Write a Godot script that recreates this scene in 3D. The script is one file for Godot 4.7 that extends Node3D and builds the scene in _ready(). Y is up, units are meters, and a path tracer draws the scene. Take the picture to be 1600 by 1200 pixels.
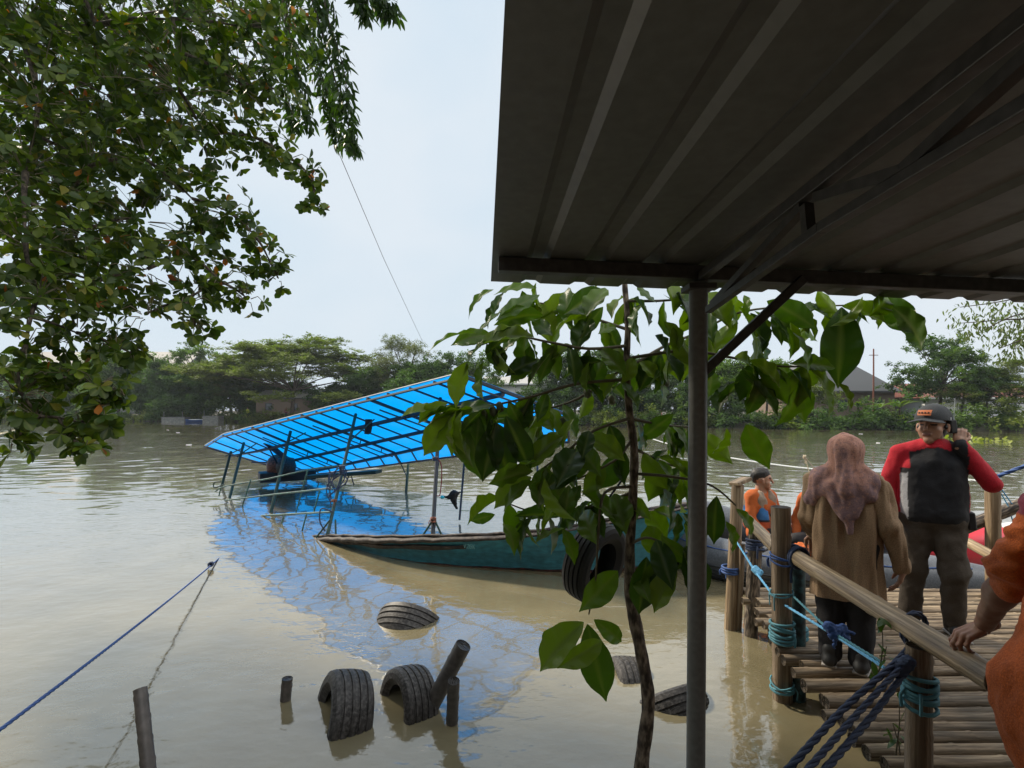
extends Node3D
# A half-sunken river ferry with a blue canopy, seen from under a landing's tin roof. Units are metres, y is up, the water lies at y = 0.

const EYE := 2.05      # height of the lens above the water
const DECK := 0.37     # height of the bamboo landing above the water

var rng := RandomNumberGenerator.new()
var taken := {}
var M := {}

# ---------------------------------------------------------------- geometry collector
class G:
	var v := PackedVector3Array()
	var n := PackedVector3Array()
	var c := PackedColorArray()
	var uv := PackedVector2Array()
	var i := PackedInt32Array()
	var col := Color.WHITE

	func vert(p: Vector3, q: Vector3, t := Vector2.ZERO) -> int:
		v.append(p); n.append(q); c.append(col); uv.append(t)
		return v.size() - 1

	func tri(a: int, b: int, d: int) -> void:
		# front faces run clockwise: turn the triangle so that it agrees with its normals
		var g := (v[b] - v[a]).cross(v[d] - v[a])
		if g.dot(n[a] + n[b] + n[d]) > 0.0:
			i.append(a); i.append(d); i.append(b)
		else:
			i.append(a); i.append(b); i.append(d)

	func quad(a: int, b: int, d: int, e: int) -> void:
		tri(a, b, d); tri(a, d, e)

	func flat_quad(a: Vector3, b: Vector3, d: Vector3, e: Vector3, out: Vector3) -> void:
		var q := (b - a).cross(d - a).normalized()
		if q.dot(out) < 0: q = -q
		quad(vert(a, q, Vector2(0, 0)), vert(b, q, Vector2(1, 0)), vert(d, q, Vector2(1, 1)), vert(e, q, Vector2(0, 1)))

	func tube(p: Array, r: Array, seg := 8, ends := true) -> void:
		var count := p.size()
		var t0: Vector3 = (p[1] - p[0]).normalized()
		var side := t0.cross(Vector3.UP)
		if side.length() < 0.05: side = t0.cross(Vector3.RIGHT)
		side = side.normalized()
		var first := v.size()
		var run := 0.0
		for k in count:
			var t: Vector3 = (p[mini(k + 1, count - 1)] - p[maxi(k - 1, 0)]).normalized()
			side = (side - t * side.dot(t)).normalized()
			var up := side.cross(t)
			if k > 0: run += p[k].distance_to(p[k - 1])
			var rr: float = r[mini(k, r.size() - 1)]
			for s in seg + 1:
				var a := TAU * s / seg
				var d := side * cos(a) + up * sin(a)
				vert(p[k] + d * rr, d, Vector2(float(s) / seg, run))
		for k in count - 1:
			for s in seg:
				var a := first + k * (seg + 1) + s
				quad(a, a + 1, a + seg + 2, a + seg + 1)
		if ends:
			for e in [0, count - 1]:
				var o: Vector3 = (p[0] - p[1]).normalized() if e == 0 else (p[e] - p[e - 1]).normalized()
				var m := vert(p[e], o)
				var ring := []
				for s in seg: ring.append(vert(v[first + e * (seg + 1) + s], o))
				for s in seg: tri(m, ring[s], ring[(s + 1) % seg])

	func box(x: Transform3D, size: Vector3, bevel := 0.0) -> void:
		var h := size * 0.5
		var b := minf(bevel, minf(h.x, minf(h.y, h.z)) * 0.9)
		for axis in 3:
			for s in [-1.0, 1.0]:
				var u := (axis + 1) % 3
				var w := (axis + 2) % 3
				var us := [-h[u], -h[u] + b, h[u] - b, h[u]] if b > 0 else [-h[u], h[u]]
				var ws := [-h[w], -h[w] + b, h[w] - b, h[w]] if b > 0 else [-h[w], h[w]]
				var ids := []
				for a in us:
					for d in ws:
						var q := Vector3.ZERO
						q[axis] = s * h[axis]; q[u] = a; q[w] = d
						var nn := Vector3.ZERO
						nn[axis] = s
						if b > 0:
							var inner := q.clamp(-(h - Vector3.ONE * b), h - Vector3.ONE * b)
							nn = (q - inner).normalized()
							q = inner + nn * b
						ids.append(vert(x * q, (x.basis * nn).normalized(), Vector2(a, d)))
				var k := us.size()
				for a in k - 1:
					for d in k - 1:
						quad(ids[a * k + d], ids[a * k + d + 1], ids[(a + 1) * k + d + 1], ids[(a + 1) * k + d])

	# a bar of square section from a to b
	func bar(a: Vector3, b: Vector3, wide: float, high: float, up := Vector3.UP, bevel := 0.0) -> void:
		var d := b - a
		var z := d.normalized()
		var x := up.cross(z)
		if x.length() < 0.02: x = Vector3.RIGHT.cross(z)
		x = x.normalized()
		box(Transform3D(Basis(x, z.cross(x), z), (a + b) * 0.5), Vector3(wide, high, d.length()), bevel)

	# a sheet from rows of points, smooth; thick > 0 gives it a second face and rims
	func sheet(rows: Array, thick := 0.0) -> void:
		var a := rows.size()
		var b: int = rows[0].size()
		var normals := []
		for r in a:
			var line := []
			for s in b:
				var du: Vector3 = rows[r][mini(s + 1, b - 1)] - rows[r][maxi(s - 1, 0)]
				var dv: Vector3 = rows[mini(r + 1, a - 1)][s] - rows[maxi(r - 1, 0)][s]
				line.append(du.cross(dv).normalized())
			normals.append(line)
		for side in ([1.0, -1.0] if thick > 0 else [1.0]):
			var first := v.size()
			for r in a:
				for s in b:
					vert(rows[r][s] + normals[r][s] * (thick * 0.5 * side), normals[r][s] * side, Vector2(float(s) / (b - 1), float(r) / (a - 1)))
			for r in a - 1:
				for s in b - 1:
					var k := first + r * b + s
					quad(k, k + 1, k + b + 1, k + b)
		if thick > 0:
			var edge := []
			for s in b: edge.append([0, s])
			for r in range(1, a): edge.append([r, b - 1])
			for s in range(b - 2, -1, -1): edge.append([a - 1, s])
			for r in range(a - 2, -1, -1): edge.append([r, 0])
			for k in edge.size() - 1:
				var e: Array = edge[k]
				var f: Array = edge[k + 1]
				var pe: Vector3 = rows[e[0]][e[1]]
				var pf: Vector3 = rows[f[0]][f[1]]
				var ne: Vector3 = normals[e[0]][e[1]] * thick * 0.5
				var nf: Vector3 = normals[f[0]][f[1]] * thick * 0.5
				flat_quad(pe + ne, pf + nf, pf - nf, pe - ne, (pf - pe).cross(ne))

	# rings of points, turned round y
	func lathe(profile: Array, at: Vector3, seg := 16) -> void:
		var k := profile.size()
		var first := v.size()
		for j in k:
			var d: Vector2 = profile[mini(j + 1, k - 1)] - profile[maxi(j - 1, 0)]
			for s in seg + 1:
				var a := TAU * s / seg
				var o := Vector3(cos(a), 0, sin(a))
				vert(at + o * profile[j].x + Vector3.UP * profile[j].y, (o * d.y - Vector3.UP * d.x).normalized(), Vector2(float(s) / seg, float(j) / k))
		for j in k - 1:
			for s in seg:
				var q := first + j * (seg + 1) + s
				quad(q, q + 1, q + seg + 2, q + seg + 1)

	func mesh() -> ArrayMesh:
		var a := []
		a.resize(Mesh.ARRAY_MAX)
		a[Mesh.ARRAY_VERTEX] = v
		a[Mesh.ARRAY_NORMAL] = n
		a[Mesh.ARRAY_COLOR] = c
		a[Mesh.ARRAY_TEX_UV] = uv
		a[Mesh.ARRAY_INDEX] = i
		var m := ArrayMesh.new()
		m.add_surface_from_arrays(Mesh.PRIMITIVE_TRIANGLES, a)
		return m

# ---------------------------------------------------------------- bookkeeping
func numbered(called: String) -> String:
	if not taken.has(called):
		taken[called] = 0
		return called
	taken[called] += 1
	return "%s_%03d" % [called, taken[called]]

func tag(o: Node, label: String, category: String, group := "", kind := "") -> void:
	if label: o.set_meta("label", label)
	if category: o.set_meta("category", category)
	if group: o.set_meta("group", group)
	if kind: o.set_meta("kind", kind)

func thing(called: String, label: String, category: String, at := Vector3.ZERO, group := "") -> Node3D:
	var o := Node3D.new()
	o.name = numbered(called)
	add_child(o)
	o.position = at
	tag(o, label, category, group)
	return o

func part(called: String, g: G, m: Material, parent: Node) -> MeshInstance3D:
	return put(called, g.mesh(), m, parent)

func put(called: String, shape: Mesh, m: Material, parent: Node, x := Transform3D.IDENTITY) -> MeshInstance3D:
	var o := MeshInstance3D.new()
	o.name = numbered(called) if parent == self else called
	o.mesh = shape
	o.material_override = m
	o.transform = x
	parent.add_child(o, true)
	return o

func struct(called: String, g: G, m: Material) -> MeshInstance3D:
	var o := part(called, g, m, self)
	o.set_meta("kind", "structure")
	return o

# a place by the bearing at which it is seen from the lens and its distance along the view
func at(px: float, py: float, d: float) -> Vector3:
	return Vector3((px - 800.0) / 800.0 * d, EYE - (py - 640.0) / 800.0 * d, -d)

func on_water(px: float, py: float, h := 0.0) -> Vector3:
	var d := 800.0 * (EYE - h) / (py - 640.0)
	return Vector3((px - 800.0) / 800.0 * d, h, -d)

# a foot that enters the water at that bearing and goes on below
func sunk(px: float, py: float, deep: float) -> Vector3:
	return on_water(px, py) + Vector3.DOWN * deep

func curve(p: Array, steps: int) -> Array:
	# Catmull-Rom through p
	var out := []
	var k := p.size()
	for s in k - 1:
		var a: Vector3 = p[maxi(s - 1, 0)]
		var b: Vector3 = p[s]
		var d: Vector3 = p[s + 1]
		var e: Vector3 = p[mini(s + 2, k - 1)]
		for j in steps:
			out.append(b.cubic_interpolate(d, a, e, float(j) / steps))
	out.append(p[k - 1])
	return out

func sag(a: Vector3, b: Vector3, drop: float, steps := 12) -> Array:
	var out := []
	for k in steps + 1:
		var t := float(k) / steps
		out.append(a.lerp(b, t) + Vector3.DOWN * drop * 4.0 * t * (1.0 - t))
	return out

# ---------------------------------------------------------------- materials
func lin(r: float, g: float, b: float) -> Color:
	return Color(r, g, b).linear_to_srgb()

func noise_of(seed_: int, frequency: float, octaves := 3, kind := FastNoiseLite.TYPE_SIMPLEX_SMOOTH) -> FastNoiseLite:
	var f := FastNoiseLite.new()
	f.seed = seed_
	f.noise_type = kind
	f.frequency = frequency
	f.fractal_octaves = octaves
	return f

# a repeating picture of noise between two tints, stretched by (sx, sy)
func grain(seed_: int, frequency: float, lo: Color, hi: Color, sx := 1, sy := 1, octaves := 4, size := 256, contrast := 1.0) -> ImageTexture:
	var im := noise_of(seed_, frequency, octaves).get_seamless_image(size / sx, size / sy)
	im.resize(size, size, Image.INTERPOLATE_CUBIC)
	im.convert(Image.FORMAT_L8)
	var d := im.get_data()
	var out := PackedByteArray()
	out.resize(size * size * 3)
	for k in size * size:
		var t := clampf((d[k] / 255.0 - 0.5) * contrast + 0.5, 0, 1)
		out[k * 3] = int(255 * lerpf(lo.r, hi.r, t))
		out[k * 3 + 1] = int(255 * lerpf(lo.g, hi.g, t))
		out[k * 3 + 2] = int(255 * lerpf(lo.b, hi.b, t))
	return ImageTexture.create_from_image(Image.create_from_data(size, size, false, Image.FORMAT_RGB8, out))

func mat(key: String, color: Color, rough := 0.8, metal := 0.0) -> StandardMaterial3D:
	var m := StandardMaterial3D.new()
	m.resource_name = key
	m.albedo_color = color
	m.roughness = rough
	m.metallic = metal
	M[key] = m
	return m

func textured(m: StandardMaterial3D, t: Texture2D, scale_: Vector3, world := false) -> StandardMaterial3D:
	m.albedo_texture = t
	m.uv1_triplanar = true
	m.uv1_world_triplanar = world
	m.uv1_scale = scale_
	return m

func relief(m: StandardMaterial3D, t: Texture2D, cm: float) -> StandardMaterial3D:
	m.heightmap_enabled = true
	m.heightmap_texture = t
	m.heightmap_scale = cm
	return m

func coloured(m: StandardMaterial3D) -> StandardMaterial3D:
	m.vertex_color_use_as_albedo = true
	return m

func make_materials() -> void:
	var grey := Color(0.55, 0.55, 0.55)
	var patches := grain(3, 0.02, grey, Color.WHITE, 1, 1, 5)
	var fine := grain(5, 0.09, Color(0.6, 0.6, 0.6), Color.WHITE, 1, 1, 3)
	var streak := grain(7, 0.03, Color(0.5, 0.46, 0.4), Color.WHITE, 1, 8, 4)
	var stain := grain(9, 0.025, Color(0.35, 0.32, 0.3), Color.WHITE, 1, 1, 5, 256, 2.2)
	var soft := grain(13, 0.03, Color(0.82, 0.82, 0.8), Color.WHITE, 1, 1, 5)
	var streaky := grain(15, 0.05, Color(0.5, 0.47, 0.43), Color.WHITE, 4, 1, 4, 256, 1.4)
	var bumps := grain(11, 0.06, Color.BLACK, Color.WHITE, 1, 1, 4)
	M.bumps = bumps
	# bamboo
	for k in 4:
		var tints: Array = [lin(0.36, 0.27, 0.17), lin(0.28, 0.21, 0.14), lin(0.42, 0.33, 0.21), lin(0.2, 0.16, 0.12)]
		var b := mat("bamboo%d" % k, tints[k], 0.5)
		b.albedo_texture = stain if k == 3 else streak
		b.uv1_scale = Vector3(2, 1.3, 1)
		relief(b, bumps, 0.12)
	textured(mat("bamboo_wet", lin(0.125, 0.11, 0.10), 0.5), patches, Vector3.ONE * 3)
	mat("bamboo_inside", lin(0.05, 0.04, 0.03), 0.9)
	textured(mat("slat_a", lin(0.42, 0.33, 0.22), 0.6), streaky, Vector3(1.0, 6, 6))
	textured(mat("slat_b", lin(0.35, 0.27, 0.18), 0.6), streaky, Vector3(1.2, 6, 6))
	textured(mat("slat_c", lin(0.28, 0.22, 0.15), 0.65), streaky, Vector3(0.9, 6, 6))
	for k in ["slat_a", "slat_b", "slat_c"]: relief(M[k], bumps, 0.12)
	textured(mat("teal_post", lin(0.03, 0.09, 0.10), 0.5), stain, Vector3.ONE * 2)
	# metal of the shelter
	textured(mat("tin", lin(0.092, 0.095, 0.092), 0.5, 0.0), soft, Vector3.ONE * 2.5)
	textured(mat("steel", lin(0.15, 0.155, 0.152), 0.4, 0.0), soft, Vector3.ONE * 4)
	textured(mat("steel_dark", lin(0.05, 0.048, 0.046), 0.5, 0.0), patches, Vector3.ONE * 4)
	# the ferry
	var tarp := mat("canopy", lin(0.008, 0.26, 0.68), 0.4)
	tarp.backlight_enabled = true
	tarp.backlight = Color(0.0, 0.60, 0.98)
	textured(mat("frame_green", lin(0.012, 0.075, 0.06), 0.5), patches, Vector3.ONE * 4)
	textured(mat("frame_dark", lin(0.010, 0.022, 0.045), 0.6), patches, Vector3.ONE * 4)
	textured(mat("rail_paint", lin(0.06, 0.22, 0.19), 0.45), stain, Vector3.ONE * 4)
	textured(mat("hull_teal", lin(0.045, 0.26, 0.33), 0.5), patches, Vector3(1, 2.5, 1))
	relief(M.hull_teal, bumps, 0.3)
	textured(mat("hull_blue", lin(0.05, 0.31, 0.42), 0.5), patches, Vector3(1, 2.5, 1))
	textured(mat("hull_red", lin(0.16, 0.025, 0.025), 0.6), stain, Vector3(1, 2, 1))
	textured(mat("hull_wood", lin(0.062, 0.046, 0.037), 0.75), stain, Vector3(1.5, 3, 1.5))
	relief(M.hull_wood, bumps, 0.5)
	# rubber, ropes
	textured(mat("tyre", lin(0.075, 0.070, 0.066), 0.6), stain, Vector3.ONE * 5)
	relief(M.tyre, bumps, 0.15)
	mat("tyre_black", lin(0.018, 0.018, 0.018), 0.65)
	mat("rope_blue", lin(0.025, 0.07, 0.22), 0.7)
	mat("rope_navy", lin(0.02, 0.035, 0.08), 0.75)
	mat("rope_sky", lin(0.12, 0.38, 0.62), 0.6)
	mat("rope_teal", lin(0.06, 0.2, 0.25), 0.7)
	mat("rope_pale", lin(0.42, 0.46, 0.47), 0.7)
	mat("rope_straw", lin(0.4, 0.34, 0.24), 0.8)
	textured(mat("rubber_grey", lin(0.15, 0.165, 0.19), 0.38), fine, Vector3.ONE * 2)
	textured(mat("rubber_dark", lin(0.03, 0.033, 0.038), 0.4), fine, Vector3.ONE * 2)
	mat("rubber_red", lin(0.6, 0.03, 0.05), 0.35)
	mat("plastic_white", lin(0.6, 0.62, 0.62), 0.4)
	mat("black", lin(0.012, 0.012, 0.013), 0.6)
	mat("cable", lin(0.08, 0.08, 0.085), 0.7)
	mat("cyan_plastic", lin(0.03, 0.45, 0.55), 0.4)
	textured(mat("drum", lin(0.30, 0.09, 0.05), 0.6), stain, Vector3.ONE * 3)
	# bark and leaves
	textured(mat("bark", lin(0.12, 0.095, 0.07), 0.85), stain, Vector3(4, 1.5, 4))
	relief(M.bark, bumps, 0.8)
	textured(mat("bark_pale", lin(0.26, 0.205, 0.15), 0.85), stain, Vector3(5, 2, 5))
	relief(M.bark_pale, bumps, 0.4)
	mat("twig", lin(0.10, 0.085, 0.05), 0.8)
	mat("fruit", lin(0.10, 0.11, 0.06), 0.7)
	# clothes and skin
	for e in [["cloth_black", 0.013, 0.014, 0.017], ["cloth_khaki", 0.095, 0.072, 0.05], ["cloth_coat", 0.46, 0.30, 0.17], ["cloth_dark", 0.012, 0.011, 0.014], ["cloth_orange", 0.62, 0.13, 0.015], ["cloth_grey", 0.075, 0.08, 0.085], ["cloth_maroon", 0.16, 0.015, 0.03], ["cloth_tan", 0.35, 0.27, 0.19]]:
		var m := textured(mat(e[0], lin(e[1], e[2], e[3]), 0.85), fine, Vector3.ONE * 6)
		m.rim_enabled = true
		m.rim = 0.08
		m.rim_tint = 0.8
		relief(m, bumps, 0.12)
	var dyed := coloured(textured(mat("dyed", Color.WHITE, 0.85), fine, Vector3.ONE * 6))
	dyed.rim_enabled = true
	dyed.rim = 0.08
	dyed.rim_tint = 0.8
	relief(dyed, bumps, 0.12)
	var skin := coloured(mat("skin", Color.WHITE, 0.5))
	skin.subsurf_scatter_enabled = true
	skin.subsurf_scatter_strength = 0.12
	mat("hair", lin(0.012, 0.010, 0.009), 0.55)
	mat("shoe", lin(0.02, 0.02, 0.02), 0.5)
	mat("sole", lin(0.35, 0.33, 0.3), 0.6)
	mat("faded_paint", lin(0.10, 0.26, 0.27), 0.7)
	mat("badge", lin(0.5, 0.14, 0.04), 0.6)
	mat("badge_print", lin(0.05, 0.03, 0.03), 0.6)

func leaf_material(key: String, glow: Color, rough: float, spec: float) -> StandardMaterial3D:
	var m := coloured(mat(key, Color.WHITE, rough))
	m.metallic_specular = spec
	m.backlight_enabled = true
	m.backlight = glow
	return m

# ---------------------------------------------------------------- bodies: tapered capsules joined smoothly, meshed as surface nets
# each bone: [from, to, radius at from, radius at to]
func flesh(g: G, bones: Array, cell: float, k: float, tint: Callable, ruffle := 0.0, ruffle_noise: FastNoiseLite = null, ruffle_stretch := Vector3.ONE) -> void:
	var pad := k + cell * 2.5
	var lo := Vector3.ONE * 1e9
	var hi := -lo
	for b in bones:
		var ra: Vector3 = Vector3.ONE * (b[2] + pad)
		var rb: Vector3 = Vector3.ONE * (b[3] + pad)
		lo = lo.min(b[0] - ra).min(b[1] - rb)
		hi = hi.max(b[0] + ra).max(b[1] + rb)
	var nx := int((hi.x - lo.x) / cell) + 2
	var ny := int((hi.y - lo.y) / cell) + 2
	var nz := int((hi.z - lo.z) / cell) + 2
	var f := PackedFloat32Array()
	f.resize(nx * ny * nz)
	f.fill(10.0)
	for b in bones:
		var a: Vector3 = b[0]
		var e: Vector3 = b[1]
		var ra: float = b[2]
		var rb: float = b[3]
		var l := a.min(e) - Vector3.ONE * (maxf(ra, rb) + pad)
		var u := a.max(e) + Vector3.ONE * (maxf(ra, rb) + pad)
		var ba := e - a
		var inv := 1.0 / maxf(ba.length_squared(), 1e-9)
		var x0 := maxi(0, int((l.x - lo.x) / cell))
		var x1 := mini(nx - 1, int((u.x - lo.x) / cell) + 1)
		var y0 := maxi(0, int((l.y - lo.y) / cell))
		var y1 := mini(ny - 1, int((u.y - lo.y) / cell) + 1)
		var z0 := maxi(0, int((l.z - lo.z) / cell))
		var z1 := mini(nz - 1, int((u.z - lo.z) / cell) + 1)
		for z in range(z0, z1 + 1):
			for y in range(y0, y1 + 1):
				var row := (z * ny + y) * nx
				for x in range(x0, x1 + 1):
					var p := Vector3(lo.x + x * cell, lo.y + y * cell, lo.z + z * cell) - a
					var t := clampf(p.dot(ba) * inv, 0.0, 1.0)
					var d := (p - ba * t).length() - ra - (rb - ra) * t
					if d > pad: continue
					var o := f[row + x]
					if o > 9.0:
						f[row + x] = d
					else:
						var h := maxf(k - absf(o - d), 0.0)
						f[row + x] = minf(o, d) - h * h / (4.0 * k)
	var ids := PackedInt32Array()
	ids.resize(nx * ny * nz)
	ids.fill(-1)
	var sy := nx
	var sz := nx * ny
	var near := cell * 1.8
	var off := PackedInt32Array([0, 1, sy, sy + 1, sz, sz + 1, sz + sy, sz + sy + 1])
	var edge := [[0, 1], [2, 3], [4, 5], [6, 7], [0, 2], [1, 3], [4, 6], [5, 7], [0, 4], [1, 5], [2, 6], [3, 7]]
	for z in nz - 1:
		for y in ny - 1:
			var row := (z * ny + y) * nx
			for x in nx - 1:
				var q := f[row + x]
				if q > near or q < -near: continue
				var w := PackedFloat32Array()
				w.resize(8)
				var inside := 0
				for j in 8:
					w[j] = f[row + x + off[j]]
					if w[j] < 0.0: inside += 1
				if inside == 0 or inside == 8: continue
				var s := Vector3.ZERO
				var count := 0
				for e in edge:
					var a := w[e[0]]
					var b := w[e[1]]
					if (a < 0.0) == (b < 0.0): continue
					var t := a / (a - b)
					var pa := Vector3(e[0] & 1, (e[0] >> 1) & 1, e[0] >> 2)
					var pb := Vector3(e[1] & 1, (e[1] >> 1) & 1, e[1] >> 2)
					s += pa + (pb - pa) * t
					count += 1
				var normal := Vector3(w[1] + w[3] + w[5] + w[7] - w[0] - w[2] - w[4] - w[6], w[2] + w[3] + w[6] + w[7] - w[0] - w[1] - w[4] - w[5], w[4] + w[5] + w[6] + w[7] - w[0] - w[1] - w[2] - w[3]).normalized()
				var p := lo + (Vector3(x, y, z) + s / count) * cell
				if ruffle_noise: p += normal * ruffle * ruffle_noise.get_noise_3dv(p * ruffle_stretch)
				g.col = tint.call(p, normal)
				ids[row + x] = g.vert(p, normal)
	var start := g.i.size()
	for z in range(1, nz - 1):
		for y in range(1, ny - 1):
			var row := (z * ny + y) * nx
			for x in range(1, nx - 1):
				var q := f[row + x]
				if q > cell * 1.01 or q < -cell * 1.01: continue
				var here := row + x
				for axis in 3:
					var step: int = [1, sy, sz][axis]
					if (q < 0.0) == (f[here + step] < 0.0): continue
					var du: int = [sy, sz, 1][axis]
					var dv: int = [sz, 1, sy][axis]
					var a := ids[here]
					var b := ids[here - du]
					var c := ids[here - du - dv]
					var d := ids[here - dv]
					if a < 0 or b < 0 or c < 0 or d < 0: continue
					g.quad(a, b, c, d)
	if ruffle_noise:
		# normals again from the ruffled faces
		var sum := {}
		for j in range(start, g.i.size(), 3):
			var q := (g.v[g.i[j + 2]] - g.v[g.i[j]]).cross(g.v[g.i[j + 1]] - g.v[g.i[j]])
			for m in 3: sum[g.i[j + m]] = sum.get(g.i[j + m], Vector3.ZERO) + q
		for j in sum:
			var q: Vector3 = sum[j]
			if q.length() > 1e-12: g.n[j] = q.normalized()

func one_tint(c: Color) -> Callable:
	return func(_p: Vector3, _n: Vector3) -> Color: return c

func moved(bones: Array, x: Transform3D) -> Array:
	var out := []
	for b in bones: out.append([x * b[0], x * b[1], b[2], b[3]])
	return out

func fatter(bones: Array, by: float) -> Array:
	var out := []
	for b in bones: out.append([b[0], b[1], b[2] + by, b[3] + by])
	return out

# a head that looks along +z, its centre between the ears
func head_bones() -> Array:
	return [
		[Vector3(0, 0.035, -0.03), Vector3(0, 0.032, 0.016), 0.080, 0.078],
		[Vector3(0, -0.02, 0.02), Vector3(0, -0.08, 0.052), 0.062, 0.034],
		[Vector3(-0.036, -0.022, 0.042), Vector3(-0.03, -0.055, 0.042), 0.036, 0.030],
		[Vector3(0.036, -0.022, 0.042), Vector3(0.03, -0.055, 0.042), 0.036, 0.030],
		[Vector3(-0.034, 0.036, 0.072), Vector3(0.034, 0.036, 0.072), 0.015, 0.015],
		[Vector3(0, 0.018, 0.088), Vector3(0, -0.018, 0.104), 0.009, 0.015],
		[Vector3(-0.018, -0.05, 0.081), Vector3(0.018, -0.05, 0.081), 0.010, 0.010],
		[Vector3(-0.081, 0.015, -0.004), Vector3(-0.084, -0.022, 0.004), 0.015, 0.010],
		[Vector3(0.081, 0.015, -0.004), Vector3(0.084, -0.022, 0.004), 0.015, 0.010],
		[Vector3(0, -0.05, -0.02), Vector3(0, -0.17, -0.035), 0.054, 0.060]]

func face_tint(skin: Color, x: Transform3D) -> Callable:
	var inv := x.affine_inverse()
	return func(p: Vector3, _n: Vector3) -> Color:
		var q := inv * p
		if q.z < 0.045: return skin
		var ax := absf(q.x)
		if absf(ax - 0.033) < 0.015 and absf(q.y - 0.014) < 0.0065: return Color(0.02, 0.014, 0.012)
		if absf(ax - 0.035) < 0.021 and absf(q.y - 0.036 - (0.035 - ax) * 0.1) < 0.0055: return Color(0.018, 0.012, 0.01)
		if ax < 0.023 and absf(q.y + 0.05) < 0.008: return Color(0.16, 0.06, 0.05)
		if ax < 0.02 and absf(q.y + 0.034) < 0.004: return skin * 0.55
		return skin

# a hand: wrist at the origin, fingers along +z, back of the hand +y, thumb on the side of +x * side; bend is how far each joint folds
func hand_bones(side: float, bend: float, thumb_in := 0.5) -> Array:
	var out := [
		[Vector3(0, 0, -0.04), Vector3(0, 0, 0.02), 0.025, 0.026],
		[Vector3(0.022 * side, 0, 0.02), Vector3(0.028 * side, -0.002, 0.082), 0.016, 0.012],
		[Vector3(0.005 * side, 0, 0.02), Vector3(0.008 * side, 0.001, 0.088), 0.017, 0.012],
		[Vector3(-0.012 * side, 0, 0.02), Vector3(-0.012 * side, 0, 0.084), 0.016, 0.012],
		[Vector3(-0.024 * side, -0.002, 0.02), Vector3(-0.03 * side, -0.003, 0.075), 0.015, 0.011]]
	var roots := [Vector3(0.028 * side, -0.002, 0.082), Vector3(0.008 * side, 0.001, 0.088), Vector3(-0.012 * side, 0, 0.084), Vector3(-0.03 * side, -0.003, 0.075)]
	var lengths := [0.040, 0.044, 0.041, 0.032]
	for k in 4:
		var p: Vector3 = roots[k]
		var angle := 0.0
		var spread: float = [0.06, 0.02, -0.03, -0.08][k] * side
		var l: float = lengths[k]
		var r := 0.0095 if k < 3 else 0.0082
		for j in 3:
			angle += bend * [0.85, 1.0, 0.8][j] * (1.0 + 0.07 * k)
			var q := p + Vector3(sin(spread) * cos(angle), -sin(angle), cos(spread) * cos(angle)).normalized() * l
			out.append([p, q, r, r * 0.9])
			p = q
			l *= 0.72
			r *= 0.92
	var a := Vector3(0.024 * side, -0.008, 0.012)
	var b := Vector3(0.05 * side, -0.016 - 0.012 * thumb_in, 0.042)
	var c := b + Vector3(0.012 * side * (1 - 1.6 * thumb_in), -0.02 * thumb_in, 0.03)
	var d := c + Vector3(-0.014 * side * thumb_in, -0.016 * thumb_in, 0.024)
	out.append([a, b, 0.017, 0.0125])
	out.append([b, c, 0.0115, 0.0105])
	out.append([c, d, 0.0105, 0.0085])
	return out

# ---------------------------------------------------------------- camera, sky, sun
func make_view() -> void:
	var cam := Camera3D.new()
	cam.name = "camera"
	cam.projection = Camera3D.PROJECTION_FRUSTUM
	cam.near = 0.05
	cam.far = 1200.0
	cam.size = 0.05 * 1200.0 / 800.0
	cam.frustum_offset = Vector2(0, 0.05 * 40.0 / 800.0)
	cam.position = Vector3(0, EYE, 0)
	add_child(cam)
	cam.current = true

	var sun_dir := Vector3(sin(deg_to_rad(-50.0)) * cos(deg_to_rad(41.0)), sin(deg_to_rad(41.0)), -cos(deg_to_rad(-50.0)) * cos(deg_to_rad(41.0)))
	var e := Environment.new()
	e.background_mode = Environment.BG_SKY
	e.tonemap_mode = Environment.TONE_MAPPER_LINEAR
	e.tonemap_exposure = 1.65
	e.sdfgi_enabled = true
	e.ssao_enabled = true
	e.ssil_enabled = true
	e.fog_enabled = true
	e.fog_density = 0.0003
	e.fog_light_color = Color(0.86, 0.9, 0.95)
	var sky := Sky.new()
	var pano := PanoramaSkyMaterial.new()
	pano.panorama = hazy_sky(sun_dir)
	sky.sky_material = pano
	e.sky = sky
	e.background_energy_multiplier = 1.0
	var w := WorldEnvironment.new()
	w.name = "world"
	w.environment = e
	add_child(w)

	var sun := DirectionalLight3D.new()
	sun.name = "sun"
	sun.light_energy = 1.5
	sun.light_color = Color(1.0, 0.95, 0.87)
	sun.light_angular_distance = 6.0
	sun.shadow_enabled = true
	add_child(sun)
	sun.look_at_from_position(sun_dir * 50.0, Vector3.ZERO)

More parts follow.
